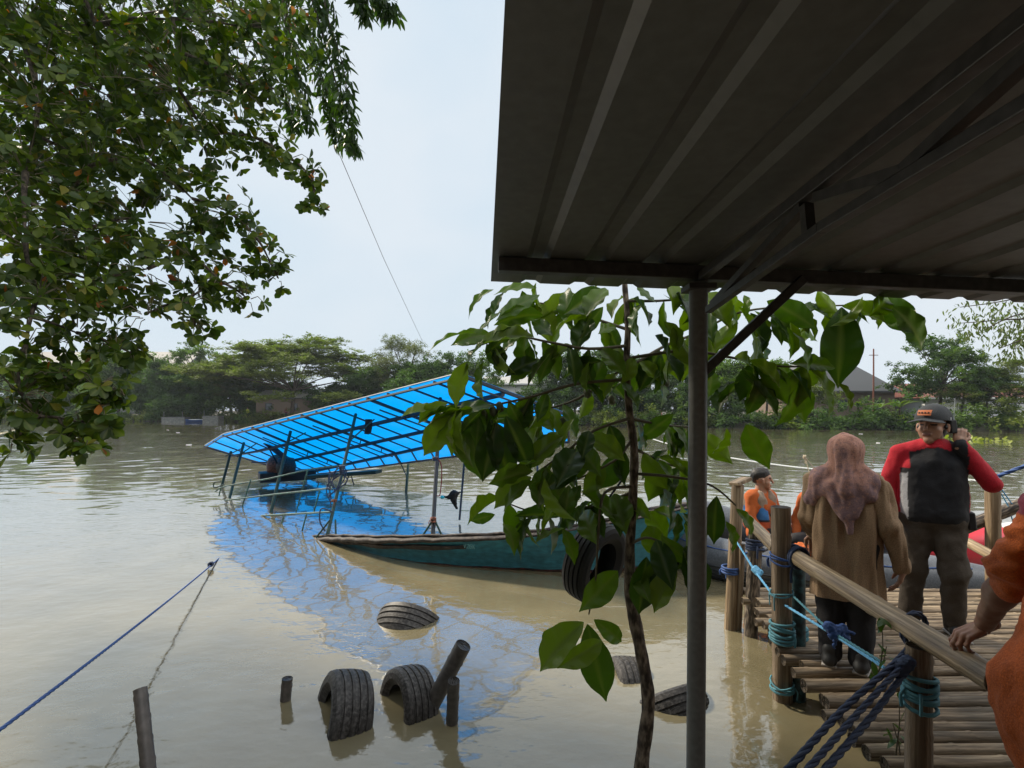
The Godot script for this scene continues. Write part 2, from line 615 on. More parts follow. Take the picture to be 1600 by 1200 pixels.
# thin high haze, brightest round the sun, with faint broad bands of blue between
func hazy_sky(sun_dir: Vector3) -> ImageTexture:
	var w := 768
	var h := 384
	var im := Image.create(w, h, false, Image.FORMAT_RGBF)
	var band := noise_of(21, 1.7, 4)
	var soft := noise_of(22, 2.2, 4)
	for y in h:
		var el := PI * (0.5 - (y + 0.5) / h)
		for x in w:
			var az := TAU * ((x + 0.5) / w - 0.5)
			var d := Vector3(sin(az) * cos(el), sin(el), -cos(az) * cos(el))
			var up := maxf(d.y, 0.0)
			var q := Vector3(d.x * 1.0 + d.y * 1.3, d.y * 1.6 - d.x * 0.5, d.z * 0.6)
			var veil := clampf(0.68 + 0.95 * band.get_noise_3dv(q) + 0.25 * soft.get_noise_3dv(q * 1.2), 0, 1)
			var blue := Color(0.34, 0.43, 0.49).lerp(Color(0.28, 0.385, 0.49), clampf(up * 1.2, 0, 1))
			var white := Color(0.50, 0.512, 0.53)
			var c := blue.lerp(white, 0.12 + 0.88 * veil)
			c = c.lerp(Color(0.46, 0.472, 0.476), pow(1.0 - up, 6.0) * 0.8)
			var ang := rad_to_deg(acos(clampf(d.dot(sun_dir), -1, 1)))
			var g := 2.5 * exp(-pow(ang / 20.0, 2.0)) + 0.16 * exp(-pow(ang / 45.0, 2.0))
			c = c.lerp(Color(0.42, 0.50, 0.57), 0.55 * smoothstep(55.0, 95.0, ang))
			c += Color(1.0, 0.97, 0.93) * g
			im.set_pixel(x, y, c)
	return ImageTexture.create_from_image(im)

# ---------------------------------------------------------------- water and banks
func lines(lo: float, hi: float, step: float, far_lo: float, far_hi: float, grow: float) -> PackedFloat32Array:
	var before := []
	var x := lo
	var s := step
	while x > far_lo:
		s = s * grow if s < 0.3 or x < -62.0 else s
		x -= s
		before.push_front(x)
	var out := PackedFloat32Array(before)
	x = lo
	while x < hi:
		out.append(x)
		x += step
	s = step
	while x < far_hi:
		out.append(x)
		s = s * grow if s < 0.3 or x > 66.0 else s
		x += s
	out.append(x)
	return out

func make_water() -> void:
	var g := G.new()
	var xs := lines(-9.0, 5.5, 0.055, -190.0, 160.0, 1.09)
	var zs := lines(2.4, 13.0, 0.05, -3.0, 150.0, 1.035)
	var a := noise_of(31, 1.0, 2)
	var b := noise_of(32, 1.0, 2)
	var area := noise_of(33, 0.22, 3)
	var hs := PackedFloat32Array()
	var nx := xs.size()
	var nz := zs.size()
	hs.resize(nx * nz)
	var rocks := [on_water(635, 985), on_water(535, 1130), on_water(640, 1120), on_water(700, 1080), on_water(443, 1085), on_water(228, 1190), on_water(1222, 1085)]
	for j in nz:
		var z := zs[j]
		for k in nx:
			var x := xs[k]
			# the river runs to the left and a little towards the bank; the lee of the landing and the ferry lies calm
			var u := x * 0.93 - z * 0.36
			var w := x * 0.36 + z * 0.93
			var rough := 0.42 + 0.5 * smoothstep(0.2, -2.2, x + 0.12 * (z - 5.0)) + 0.7 * area.get_noise_2d(x, z)
			if z > 8.0: rough = lerpf(rough, 1.6, clampf((z - 8.0) / 5.0, 0, 1))
			rough = clampf(rough, 0.12, 1.7)
			var h := 0.0040 * a.get_noise_2d(u * 0.85, w * 1.5) + 0.0016 * b.get_noise_2d(u * 2.6, w * 4.2)
			h *= rough
			if z < 9.0 and x < 3.0 and x > -5.0:
				for r in rocks:
					var dx: float = x - r.x
					var dz: float = z + r.z
					var d2 := dx * dx + dz * dz
					if d2 < 2.0:
						var d := sqrt(d2)
						h += 0.0014 * sin(d * 42.0 - dx * 14.0) * exp(-d * 2.6)
			if z > 10.0 and z < 70.0:
				# short chop of the open river, in patches
				var chop := smoothstep(10.0, 22.0, z) * (0.75 + 0.9 * area.get_noise_2d(x * 0.5, z * 0.9))
				h = h * 0.6 + 0.034 * maxf(chop, 0.1) * a.get_noise_2d(u * 0.9 + 40.0, w * 1.15)
			elif x < -9.0 or x > 5.5: h *= 0.6
			hs[j * nx + k] = h
	for j in nz:
		for k in nx:
			var c := j * nx + k
			var dx := hs[c + (1 if k < nx - 1 else 0)] - hs[c - (1 if k > 0 else 0)]
			var dz := hs[c + (nx if j < nz - 1 else 0)] - hs[c - (nx if j > 0 else 0)]
			var wx := xs[mini(k + 1, nx - 1)] - xs[maxi(k - 1, 0)]
			var wz := zs[mini(j + 1, nz - 1)] - zs[maxi(j - 1, 0)]
			g.v.append(Vector3(xs[k], hs[c], -zs[j]))
			g.n.append(Vector3(-dx / wx, 1.0, dz / wz).normalized())
			var s := clampf((zs[j] - 8.0) / 14.0, 0.0, 1.0)
			# in the open river the chop is shorter than in the lee of the landing
			g.uv.append(Vector2(xs[k], zs[j] + 2.0 * (s * s * 7.0 + maxf(zs[j] - 22.0, 0.0))))
	for j in nz - 1:
		for k in nx - 1:
			var c := j * nx + k
			g.i.append_array(PackedInt32Array([c, c + nx, c + nx + 1, c, c + nx + 1, c + 1]))
	var m := mat("water", lin(0.195, 0.168, 0.100), 0.03)
	m.clearcoat_enabled = true
	m.clearcoat = 1.0
	m.clearcoat_roughness = 0.02
	m.metallic_specular = 0.8
	m.albedo_texture = grain(41, 0.012, Color(0.86, 0.86, 0.85), Color.WHITE, 1, 2, 4, 512)
	m.uv1_scale = Vector3(0.09, 0.09, 1)
	m.normal_enabled = false
	var n := noise_of(43, 0.018, 4).get_seamless_image(1024, 1024)
	n.convert(Image.FORMAT_L8)
	m.heightmap_enabled = true
	m.heightmap_texture = ImageTexture.create_from_image(n)
	m.heightmap_scale = 0.6
	m.uv1_scale = Vector3(0.16, 0.27, 1)
	var arrays := []
	arrays.resize(Mesh.ARRAY_MAX)
	arrays[Mesh.ARRAY_VERTEX] = g.v
	arrays[Mesh.ARRAY_NORMAL] = g.n
	arrays[Mesh.ARRAY_TEX_UV] = g.uv
	arrays[Mesh.ARRAY_INDEX] = g.i
	var mesh_ := ArrayMesh.new()
	mesh_.add_surface_from_arrays(Mesh.PRIMITIVE_TRIANGLES, arrays)
	put("river_water", mesh_, m, self).set_meta("kind", "structure")

# edge of the far bank, as (x, distance)
const SHORE := [Vector2(-190, 108), Vector2(-95, 94), Vector2(-36, 82), Vector2(0, 68), Vector2(32, 53), Vector2(48, 47), Vector2(110, 26)]

func shore_at(px: float) -> float:
	# distance along the view at which the bearing px meets the far bank
	var s := (px - 800.0) / 800.0
	for k in SHORE.size() - 1:
		var a: Vector2 = SHORE[k]
		var b: Vector2 = SHORE[k + 1]
		var fa := a.x - s * a.y
		var fb := b.x - s * b.y
		if fa <= 0 and fb >= 0:
			var t := fa / (fa - fb)
			return lerpf(a.y, b.y, t)
	return 60.0

func make_banks() -> void:
	var g := G.new()
	var rows := []
	var n := noise_of(51, 0.09, 3)
	for s in [[0.0, -0.8], [0.6, 0.15], [1.6, 0.7], [5.0, 1.0], [20.0, 1.1], [80.0, 1.3], [500.0, 2.0]]:
		var line := []
		for k in SHORE.size() - 1:
			for t in 10:
				var p: Vector2 = SHORE[k].lerp(SHORE[k + 1], t / 10.0)
				var away: float = s[0] + 1.2 * n.get_noise_2d(p.x * 3.0, s[0])
				line.append(Vector3(p.x + away * 0.35, s[1] + 0.25 * n.get_noise_2d(p.x * 5, s[0] * 7), -p.y - away))
		rows.append(line)
	g.sheet(rows)
	var m := mat("far_earth", lin(0.075, 0.075, 0.04), 0.95)
	textured(m, grain(52, 0.03, Color(0.4, 0.4, 0.35), Color.WHITE), Vector3.ONE * 0.2, true)
	struct("far_bank_ground", g, m)
	# the bank under the landing, where the photographer stands
	g = G.new()
	rows = []
	for s in [[1.75, -0.7], [1.45, 0.05], [1.2, 0.26], [0.6, 0.3], [-2.0, 0.32], [-10.0, 0.6]]:
		var line := []
		for k in 31:
			var x := -15.0 + k
			line.append(Vector3(x, s[1] + 0.06 * n.get_noise_2d(x * 9, s[0] * 9), -s[0] + (0.6 * sin(x * 0.7) if x < -3 else 0.0)))
		rows.append(line)
	g.sheet(rows)
	textured(mat("near_earth", lin(0.16, 0.12, 0.085), 0.95), grain(53, 0.04, Color(0.5, 0.5, 0.45), Color.WHITE), Vector3.ONE * 0.8, true)
	struct("near_bank_ground", g, M.near_earth)

# ---------------------------------------------------------------- the tin roof over the landing
func make_shelter() -> void:
	var t := thing("shelter_roof", "dark corrugated tin roof on a grey steel post over the landing", "shelter")
	# ribs run along the view; the eave lies 2.2 m ahead and falls a little to the right
	var eave := func(x: float) -> Vector3: return Vector3(x, 2.592 - 0.032 * x, -2.18 - 0.04 * x)
	var pitch := 0.21
	var back := Vector3(0.20, 0.12, 3.6)
	var sheets := 5
	for s in sheets:
		var g := G.new()
		var rows := []
		for e in [0.0, 0.25, 0.5, 0.75, 1.0]:
			var line := []
			var x0 := -0.09 + s * pitch * 4.0
			for r in 6:
				for c in [[0.0, 0.0], [0.60, 0.0], [0.70, 1.0], [0.90, 1.0]]:
					if r == 5 and c[0] > 0.1: continue
					var x: float = x0 + (r + c[0]) * pitch
					var p: Vector3 = eave.call(x)
					# each sheet laps a little over the next
					line.append(p + back * e + Vector3.UP * (0.013 * c[1] + 0.0025 * s))
			rows.append(line)
		# flat faces so that the folds stay crisp
		for r in rows.size() - 1:
			for k in rows[0].size() - 1:
				g.flat_quad(rows[r][k], rows[r][k + 1], rows[r + 1][k + 1], rows[r + 1][k], Vector3.DOWN)
		part("roof_sheet", g, M.tin, t)
	# battens across, rafter truss along the view, post and knee brace
	var g := G.new()
	var drop := Vector3(0, -0.018, 0.32)
	g.bar(eave.call(-0.05) + drop, eave.call(4.2) + drop, 0.045, 0.05, Vector3.UP, 0.004)
	part("eave_beam", g, M.steel_dark, t)
	for e in [1.75, 3.2]:
		g = G.new()
		var o := Vector3(0, -0.03 + 0.12 * e / 3.6, e)
		g.bar(eave.call(-0.05) + o, eave.call(4.2) + o, 0.04, 0.05, Vector3.UP, 0.004)
		part("batten", g, M.steel_dark, t)
	g = G.new()
	var px := 0.69
	g.bar(Vector3(px, 2.535, -1.86), Vector3(px, 2.635, 1.3), 0.03, 0.03, Vector3.UP, 0.003)
	part("rafter_chord", g, M.steel_dark, t)
	g = G.new()
	g.bar(Vector3(px, 2.40, -1.80), Vector3(px, 2.455, -1.14), 0.024, 0.024, Vector3.UP, 0.003)
	g.bar(Vector3(px, 2.455, -1.14), Vector3(px, 2.475, 1.3), 0.024, 0.024, Vector3.UP, 0.003)
	part("rafter_chord", g, M.steel_dark, t)
	for w in [[-1.21, 2.53, -1.76, 2.41], [-1.20, 2.53, -1.19, 2.46], [-1.16, 2.53, -0.90, 2.47], [-0.60, 2.54, -0.9, 2.47], [-0.60, 2.54, -0.3, 2.47]]:
		g = G.new()
		g.bar(Vector3(px, w[1], w[0]), Vector3(px, w[3], w[2]), 0.022, 0.022)
		part("truss_web", g, M.steel_dark, t)
	g = G.new()
	g.tube([Vector3(0.675, -0.3, -1.9), Vector3(0.685, 1.2, -1.9), Vector3(0.692, 2.52, -1.9)], [0.0335], 20)
	var post := part("post", g, M.steel, t)
	g = G.new()
	g.box(Transform3D(Basis(), Vector3(0.692, 2.5, -1.9)), Vector3(0.10, 0.02, 0.10), 0.003)
	part("top_plate", g, M.steel_dark, post)
	g = G.new()
	g.bar(Vector3(0.70, 2.18, -1.9), Vector3(1.07, 2.53, -1.88), 0.032, 0.032, Vector3.UP, 0.003)
	part("knee_brace", g, M.steel_dark, t)
	# back posts, out of the frame, carry the other end
	for x in [0.0, 4.0]:
		g = G.new()
		g.tube([Vector3(x, -0.3, 1.0), Vector3(x, 2.56, 1.0)], [0.0335], 12)
		part("post", g, M.steel, t)

# ---------------------------------------------------------------- bamboo
func culm(g: G, a: Vector3, b: Vector3, r0: float, r1: float, gap: float, shift: float, seg := 12, hollow := true) -> void:
	var l := a.distance_to(b)
	var pts := []
	var rad := []
	var stops := [0.0]
	var y := shift
	while y < l:
		for d in [-0.05, -0.018, -0.006, 0.006, 0.02, 0.06]:
			if y + d > 0.005 and y + d < l - 0.005: stops.append(y + d)
		y += gap
	stops.append(l)
	stops.sort()
	for s in stops:
		var t: float = s / l
		var r := lerpf(r0, r1, t)
		var off := fposmod(s - shift + gap * 0.5, gap) - gap * 0.5
		var ring := exp(-pow(off / 0.010, 2)) * 0.09 - exp(-pow((off - 0.02) / 0.012, 2)) * 0.03
		pts.append(a.lerp(b, t))
		rad.append(r * (1.0 + ring + 0.012 * sin(s * 31.0 + shift * 50)))
	g.tube(pts, rad, seg, not hollow)
	if hollow:
		for e in [[a, (b - a).normalized(), r0], [b, (a - b).normalized(), r1]]:
			var d: Vector3 = e[1]
			var first: float = e[2] * (1.0 + 0.012 * sin((0.0 if e[0] == a else l) * 31.0 + shift * 50))
			g.tube([e[0], e[0] - d * 0.0005, e[0] - d * 0.0003, e[0] + d * 0.05], [first, first * 0.96, e[2] * 0.74, e[2] * 0.72], seg, false)
			var m := g.vert(e[0] + d * 0.05, -d)
			var side := d.cross(Vector3.UP if absf(d.y) < 0.9 else Vector3.RIGHT).normalized()
			var ring := []
			for s in seg:
				var o := side.rotated(d, TAU * s / seg)
				ring.append(g.vert(e[0] + d * 0.05 + o * e[2] * 0.73, -d))
			for s in seg: g.tri(m, ring[s], ring[(s + 1) % seg])

# a laid rope of three strands
func rope(called: String, path: Array, r: float, m: Material, parent: Node, laid := true) -> MeshInstance3D:
	var g := G.new()
	if not laid:
		g.tube(path, [r], 6)
		return part(called, g, m, parent)
	var fine := []
	for k in path.size() - 1:
		var steps := maxi(1, int(path[k].distance_to(path[k + 1]) / (r * 1.6)))
		for s in steps: fine.append(path[k].lerp(path[k + 1], float(s) / steps))
	fine.append(path[-1])
	for strand in 3:
		var p := []
		var run := 0.0
		var side := Vector3.ZERO
		for k in fine.size():
			var t: Vector3 = (fine[mini(k + 1, fine.size() - 1)] - fine[maxi(k - 1, 0)]).normalized()
			if side == Vector3.ZERO: side = t.cross(Vector3.UP if absf(t.y) < 0.9 else Vector3.RIGHT)
			side = (side - t * side.dot(t)).normalized()
			if k > 0: run += fine[k].distance_to(fine[k - 1])
			p.append(fine[k] + side.rotated(t, TAU * strand / 3.0 + run / (r * 2.4)) * r * 0.5)
		g.tube(p, [r * 0.56], 5)
	return part(called, g, m, parent)

# turns of cord round an upright
func lashing(at_: Vector3, axis: Vector3, r: float, turns: int, cord: float, m: Material, parent: Node, seed_ := 1) -> void:
	var rr := RandomNumberGenerator.new()
	rr.seed = seed_
	var g := G.new()
	axis = axis.normalized()
	var side := axis.cross(Vector3.FORWARD if absf(axis.z) < 0.8 else Vector3.RIGHT).normalized()
	for k in turns:
		var p := []
		var y := (k - turns * 0.5) * cord * 1.9 + rr.randf_range(-1, 1) * cord
		var tilt := rr.randf_range(-0.35, 0.35)
		for s in 15:
			var a := TAU * s / 14.0
			p.append(at_ + axis * (y + tilt * r * sin(a + k)) + side.rotated(axis, a) * (r + cord * 0.8))
		g.tube(p, [cord], 5, false)
	# loose tails
	for k in 2:
		var s := side.rotated(axis, rr.randf() * TAU)
		var p0 := at_ + s * (r + cord)
		g.tube(curve([p0, p0 + s * 0.02 + Vector3.DOWN * 0.03, p0 + s * 0.015 + Vector3.DOWN * rr.randf_range(0.06, 0.12)], 4), [cord * 0.8], 5)
	part("lashing", g, m, parent)

# ---------------------------------------------------------------- the sunken ferry
func mixq(q: Array, u: float, s: float) -> Vector3:
	# q: near-left, near-right, far-right, far-left
	return q[0].lerp(q[1], u).lerp(q[3].lerp(q[2], u), s)

func make_ferry() -> void:
	var t := thing("sunken_ferry", "half sunken wooden ferry with a tilted bright blue canopy and teal hull", "boat")
	var A := at(348, 680, 12.6)
	var B := at(719, 586, 7.1)
	var K := at(885, 648, 8.9)
	var D := at(478, 737, 15.3)
	var main := [A, B, K, D]
	var low := [D, K, at(889, 691, 9.9), at(480, 743, 15.6)]
	var tail := [at(319, 698, 13.4), A, D, at(424, 729, 16.0)]
	var up := (B - A).cross(D - A).normalized()
	if up.y < 0: up = -up
	# the sheet: three faces of thin translucent plastic, sagging between rafters
	var bays := 15
	var g := G.new()
	for f in [[main, bays, 4], [low, bays, 1], [tail, 2, 4]]:
		var rows := []
		for s in f[2] * 3 + 1:
			var line := []
			for k in f[1] * 4 + 1:
				var u: float = float(k) / (f[1] * 4)
				var w: float = float(s) / (f[2] * 3)
				var p := mixq(f[0], u, w)
				p -= up * 0.014 * absf(sin(PI * u * f[1])) * (0.6 + 0.4 * sin(k * 1.7 + s))
				line.append(p + up * 0.035)
			rows.append(line)
		g.sheet(rows)
	var cover := part("canopy_sheet", g, M.canopy, t)
	cover.set_meta("label", "bright blue translucent canopy sheet")
	# pale trim along the near edge
	g = G.new()
	g.bar(A + up * 0.04, B + up * 0.04, 0.016, 0.014, up)
	g.bar(tail[0] + up * 0.04, A + up * 0.04, 0.016, 0.014, up)
	part("edge_trim", g, M.plastic_white, t)
	# rafters
	for k in bays + 1:
		g = G.new()
		var u := float(k) / bays
		var fat := 0.026 if k % 4 != 3 else 0.045
		g.bar(mixq(main, u, 0), mixq(main, u, 1), fat, fat, up)
		g.bar(mixq(low, u, 0), mixq(low, u, 1), fat, fat, up)
		part("rafter", g, M.frame_dark, t)
		if k % 4 == 3:
			# a doubled rafter: second bar below, with short studs
			g = G.new()
			var o := up * -0.11
			g.bar(mixq(main, u, 0.12) + o, mixq(main, u, 1.0) + o, 0.022, 0.022, up)
			for w in [0.35, 0.6, 0.85]:
				g.bar(mixq(main, u, w), mixq(main, u, w) + o, 0.018, 0.018, Vector3.RIGHT)
			part("tie_bar", g, M.frame_dark, t)
	for k in 3:
		g = G.new()
		var u := k / 2.0
		g.bar(mixq(tail, u, 0), mixq(tail, u, 1), 0.03, 0.03, up)
		part("rafter", g, M.frame_dark, t)
	# purlins along the boat
	for s in [0.0, 0.36, 0.68, 1.0]:
		g = G.new()
		var o := up * -0.045
		var wide := 0.03 if s == 0.0 else 0.055
		g.bar(mixq(main, 0, s) + o, mixq(main, 1, s) + o, wide, wide, up)
		g.bar(mixq(tail, 0, s) + o, mixq(tail, 1, s) + o, wide * 0.8, wide * 0.8, up)
		part("purlin", g, M.frame_dark, t)
	g = G.new()
	g.bar(low[3], low[2], 0.03, 0.03, up)
	part("purlin", g, M.frame_dark, t)
	# uprights: [foot, head]
	var ups := [
		[sunk(348, 783, 0.5), at(381, 692, 12.9), M.frame_green], [sunk(338, 762, 0.5), at(361, 705, 13.8), M.frame_green],
		[sunk(412, 806, 0.5), at(454, 674, 11.3), M.frame_green], [at(511, 838, 8.05), at(556, 647, 9.45), M.frame_green],
		[at(676, 838, 6.75), at(688, 622, 7.95), M.frame_dark], [sunk(633, 770, 0.3), at(638, 725, 13.0), M.frame_green],
		[at(718, 812, 9.3), at(729, 680, 10.4), M.frame_dark], [at(841, 800, 8.9), at(839, 688, 9.9), M.frame_dark]]
	for q in ups:
		g = G.new()
		var r := 0.028 if q[1].z > -10.0 else 0.034
		if q[1].x > -1.4 and q[1].z < -8.9: r = 0.02
		g.tube([q[0], q[1]], [r], 10)
		part("upright", g, q[2], t)
	# braces at the heads and feet of the uprights
	for q in [[at(545, 690, 9.1), at(585, 655, 9.4)], [at(447, 692, 11.1), at(478, 676, 11.2)], [at(372, 712, 12.6), at(402, 692, 12.7)], [at(352, 713, 13.7), at(385, 697, 13.5)],
			[at(636, 745, 12.7), at(625, 722, 13.0)], [at(524, 812, 8.1), at(525, 838, 7.95)], [at(516, 812, 8.1), at(494, 840, 8.1)], [at(677, 812, 6.8), at(658, 840, 6.75)], [at(679, 812, 6.8), at(692, 840, 6.75)]]:
		g = G.new()
		g.tube([q[0], q[1]], [0.014], 7)
		part("brace", g, M.frame_green, t)
	# the side rails, tilted with the boat: pale green tubes and stanchions
	for q in [[[337, 768, 11.6], [352, 760, 11.3], [420, 748, 10.6], [487, 733, 9.9], [541, 727, 9.3]], [[352, 782, 11.2], [425, 773, 10.2], [480, 767, 9.4], [520, 762, 8.7]], [[408, 806, 9.9], [460, 803, 9.1], [517, 800, 8.2]]]:
		g = G.new()
		var p := []
		for e in q: p.append(at(e[0], e[1], e[2]))
		g.tube(curve(p, 4), [0.016], 8)
		part("side_rail", g, M.rail_paint, t)
	for q in [[392, 749, 378, 793, 10.8], [481, 734, 462, 803, 9.6], [500, 765, 490, 802, 8.9], [444, 806, 440, 818, 9.2], [479, 803, 472, 830, 8.6], [345, 763, 342, 775, 11.5]]:
		g = G.new()
		g.tube([at(q[0], q[1], q[4]), at(q[2], q[3], q[4])], [0.013], 7)
		part("stanchion", g, M.rail_paint, t)
	# bent hoop at the low end of the rails
	g = G.new()
	g.tube(curve([at(345, 752, 11.9), at(335, 754, 12.0), at(335, 762, 12.0), at(350, 757, 11.8)], 5), [0.014], 6)
	part("side_rail", g, M.frame_green, t)
	# engine box with its round cowl, bench plank
	g = G.new()
	g.box(Transform3D(Basis(Vector3.UP, 0.55), at(449, 743, 14.0)), Vector3(1.4, 0.25, 0.55), 0.02)
	part("engine_box", g, M.black, t)
	g = G.new()
	g.lathe([Vector2(0.0, -0.3), Vector2(0.2, -0.29), Vector2(0.3, -0.16), Vector2(0.32, 0.0), Vector2(0.27, 0.18), Vector2(0.15, 0.28), Vector2(0, 0.3)], at(436, 727, 13.9), 18)
	var cowl := part("engine_cowl", g, M.drum, t)
	cowl.set_meta("label", "rusty red round engine cowl")
	g = G.new()
	g.lathe([Vector2(0.0, -0.25), Vector2(0.2, -0.24), Vector2(0.26, 0.0), Vector2(0.2, 0.22), Vector2(0, 0.26)], at(447, 729, 13.7), 16)
	part("engine_cowl", g, M.tyre, t)
	g = G.new()
	g.bar(at(482, 745, 13.2), at(592, 737, 12.6), 0.3, 0.085, Vector3.UP, 0.01)
	part("bench_plank", g, M.frame_green, t)
	for q in [[549, 744], [545, 744]]:
		g = G.new()
		g.tube([at(q[0], q[1], 12.8), at(q[0] + (4 if q[0] == 549 else -6), 758, 12.8)], [0.015], 6)
		part("bench_leg", g, M.frame_green, t)
	# strut of the steering gear
	g = G.new()
	g.bar(at(414, 690, 12.9), at(446, 716, 13.4), 0.05, 0.13)
	g.tube([at(418, 696, 12.9), at(433, 724, 13.5)], [0.02], 6)
	part("steering_strut", g, M.frame_dark, t)
	# cords and chain about the uprights
	var rr := RandomNumberGenerator.new()
	rr.seed = 5
	for k in 9:
		var p0 := at(536 - k * 1.5 + rr.randf_range(-3, 3), 730 + rr.randf_range(-6, 12), 8.5)
		var p1 := p0 + Vector3(rr.randf_range(-0.28, 0.14), rr.randf_range(-0.35, -0.1), 0.05)
		var p2 := at(520 + rr.randf_range(-8, 5), 762 + k * 3.0, 8.35)
		rope("cord", curve([p0, p1, p2], 6), 0.009, M.rope_navy, t, false)
	rope("cord", curve([at(520, 800, 8.2), at(502, 795, 8.15), at(500, 815, 8.1), at(508, 830, 8.1)], 6), 0.012, M.rope_navy, t, false)
	rope("cord", curve([at(683, 715, 6.95), at(690, 730, 6.95), at(688, 770, 6.9), at(683, 775, 6.9)], 6), 0.008, M.cloth_maroon, t, false)
	lashing(at(677, 812, 6.8), Vector3.UP, 0.03, 4, 0.008, M.drum, t, 3)
	lashing(at(680, 716, 6.98), Vector3.UP, 0.028, 4, 0.008, M.rope_navy, t, 4)
	lashing(at(522, 782, 8.25), Vector3.UP, 0.03, 3, 0.009, M.drum, t, 6)
	lashing(at(535, 733, 8.5), Vector3.UP, 0.035, 7, 0.011, M.rope_navy, t, 7)
	# hull: the near side stands out of the water, the far side has gone under
	var rim := [at(488, 842, 8.3), at(520, 841, 7.85), at(550, 841.5, 7.5), at(600, 843, 7.05), at(678, 842, 6.66), at(760, 840, 6.4), at(815, 837, 6.27), at(885, 828, 6.16), at(980, 812, 6.2), at(1055, 797, 6.42), at(1090, 788, 6.75)]
	var foot := [on_water(492, 846, -0.04), on_water(530, 852, -0.04), on_water(560, 860, -0.04), on_water(610, 874, -0.04), on_water(680, 884, -0.04), on_water(760, 890, -0.04), on_water(815, 893, -0.04), on_water(885, 897, -0.04), on_water(980, 896, -0.04), on_water(1055, 884, -0.04), on_water(1085, 862, -0.04)]
	rim = curve(rim, 5)
	foot = curve(foot, 5)
	var strakes := [[0.12, 0.62, "hull_teal"], [0.63, 0.84, "hull_blue"], [0.85, 1.9, "hull_red"]]
	strakes = [[0.0, 0.44, "hull_blue"], [0.45, 0.86, "hull_teal"], [0.87, 1.9, "hull_red"]]
	for q in strakes:
		g = G.new()
		var rows := []
		for w in 4:
			var line := []
			var s := lerpf(q[0], q[1], w / 3.0)
			for k in rim.size():
				var p: Vector3 = rim[k].lerp(foot[k], s)
				p += Vector3(0, 0, -1) * (0.05 * sin(PI * clampf(s, 0, 1)) - 0.05) + Vector3(0.0, 0.006 * sin(k * 1.3), 0)
				if s > 1.0: p.z -= (s - 1.0) * 0.8
				line.append(p)
			rows.append(line)
		g.sheet(rows, 0.03)
		part("strake", g, M[q[2]], t)
	# what is left of a painted mark on the side
	var mark := TextMesh.new()
	var face := SystemFont.new()
	face.font_names = PackedStringArray(["Droid Sans"])
	mark.font = face
	mark.text = "V26K"
	mark.font_size = 16
	mark.pixel_size = 0.0045
	mark.depth = 0.004
	put("painted_mark", mark, M.faded_paint, t, Transform3D(Basis(Vector3.UP, -0.36), at(733, 854, 6.41)))
	# worn wooden wale along the top, splintered at the low end
	g = G.new()
	var wale := []
	for w in 5:
		var line := []
		for k in rim.size():
			var drop: float = [0.0, 0.0, -0.025, -0.052, -0.052][w]
			var out_: float = [-0.03, 0.075, 0.085, 0.08, -0.02][w]
			var fade := clampf(1.25 - absf(k - 12) / 30.0, 0.35, 1.2)
			line.append(rim[k] + Vector3(0, (0.022 + drop * fade) + 0.008 * sin(k * 2.1) * (1.0 if k < 22 else 0.3), out_))
		wale.append(line)
	g.sheet(wale)
	part("wale", g, M.hull_wood, t)
	g = G.new()
	var cap := []
	for k in rim.size(): cap.append(rim[k] + Vector3(0, 0.035 + 0.006 * sin(k * 1.7), -0.02))
	g.tube(cap, [0.022], 7)
	part("gunwale_cap", g, M.hull_wood, t)
	# lower worn plank over the teal near the low end
	g = G.new()
	var worn := []
	for w in 3:
		var line := []
		for k in range(0, 24):
			var s: float = 0.2 + w * 0.13 * (1.0 - k / 40.0)
			var p: Vector3 = rim[k].lerp(foot[k], s)
			line.append(p + Vector3(0, 0.01 * sin(k * 1.1 + w), 0.075 - 0.01 * w))
		worn.append(line)
	g.sheet(worn, 0.025)
	part("rubbing_strip", g, M.hull_wood, t)
	# bow: far gunwale running back from the stem and dipping under, short deck
	g = G.new()
	var far := curve([at(1090, 788, 6.75), at(1060, 790, 7.4), at(1000, 800, 8.2), at(930, 822, 9.0)], 6)
	g.tube(far, [0.04], 7)
	part("gunwale_cap", g, M.hull_wood, t)
	g = G.new()
	var rows2 := [[], []]
	for k in far.size():
		rows2[0].append(far[k] + Vector3(0, -0.01, 0))
		rows2[1].append(Vector3(far[k].x, -0.3, far[k].z + 0.1))
	g.sheet(rows2, 0.03)
	part("strake", g, M.hull_blue, t)
	g = G.new()
	var deck := [[], []]
	for k in 7:
		deck[0].append(rim[rim.size() - 1 - k * 2] + Vector3(0, 0.0, -0.03))
		deck[1].append(far[k] + Vector3(0, 0.0, 0.02))
	g.sheet(deck, 0.03)
	part("bow_deck", g, M.hull_blue, t)

	# a black cloth hung on the canopy frame, and one caught on the far upright
	g = G.new()
	var cl := []
	for k in 6:
		var y := k / 5.0
		cl.append([at(571 - y * 1.5, 655 + y * 23, 9.6), at(576, 655 + y * 24, 9.55 + 0.03 * sin(k)), at(581 + 1.5 * sin(y * 3.0) - y * 2, 655 + y * 22, 9.6)])
	g.sheet(cl, 0.012)
	tag(part("hanging_cloth", g, M.cloth_black, self), "black cloth strip hanging from the canopy frame of the sunken ferry", "cloth")
	g = G.new()
	var b0 := at(708, 777, 9.2)
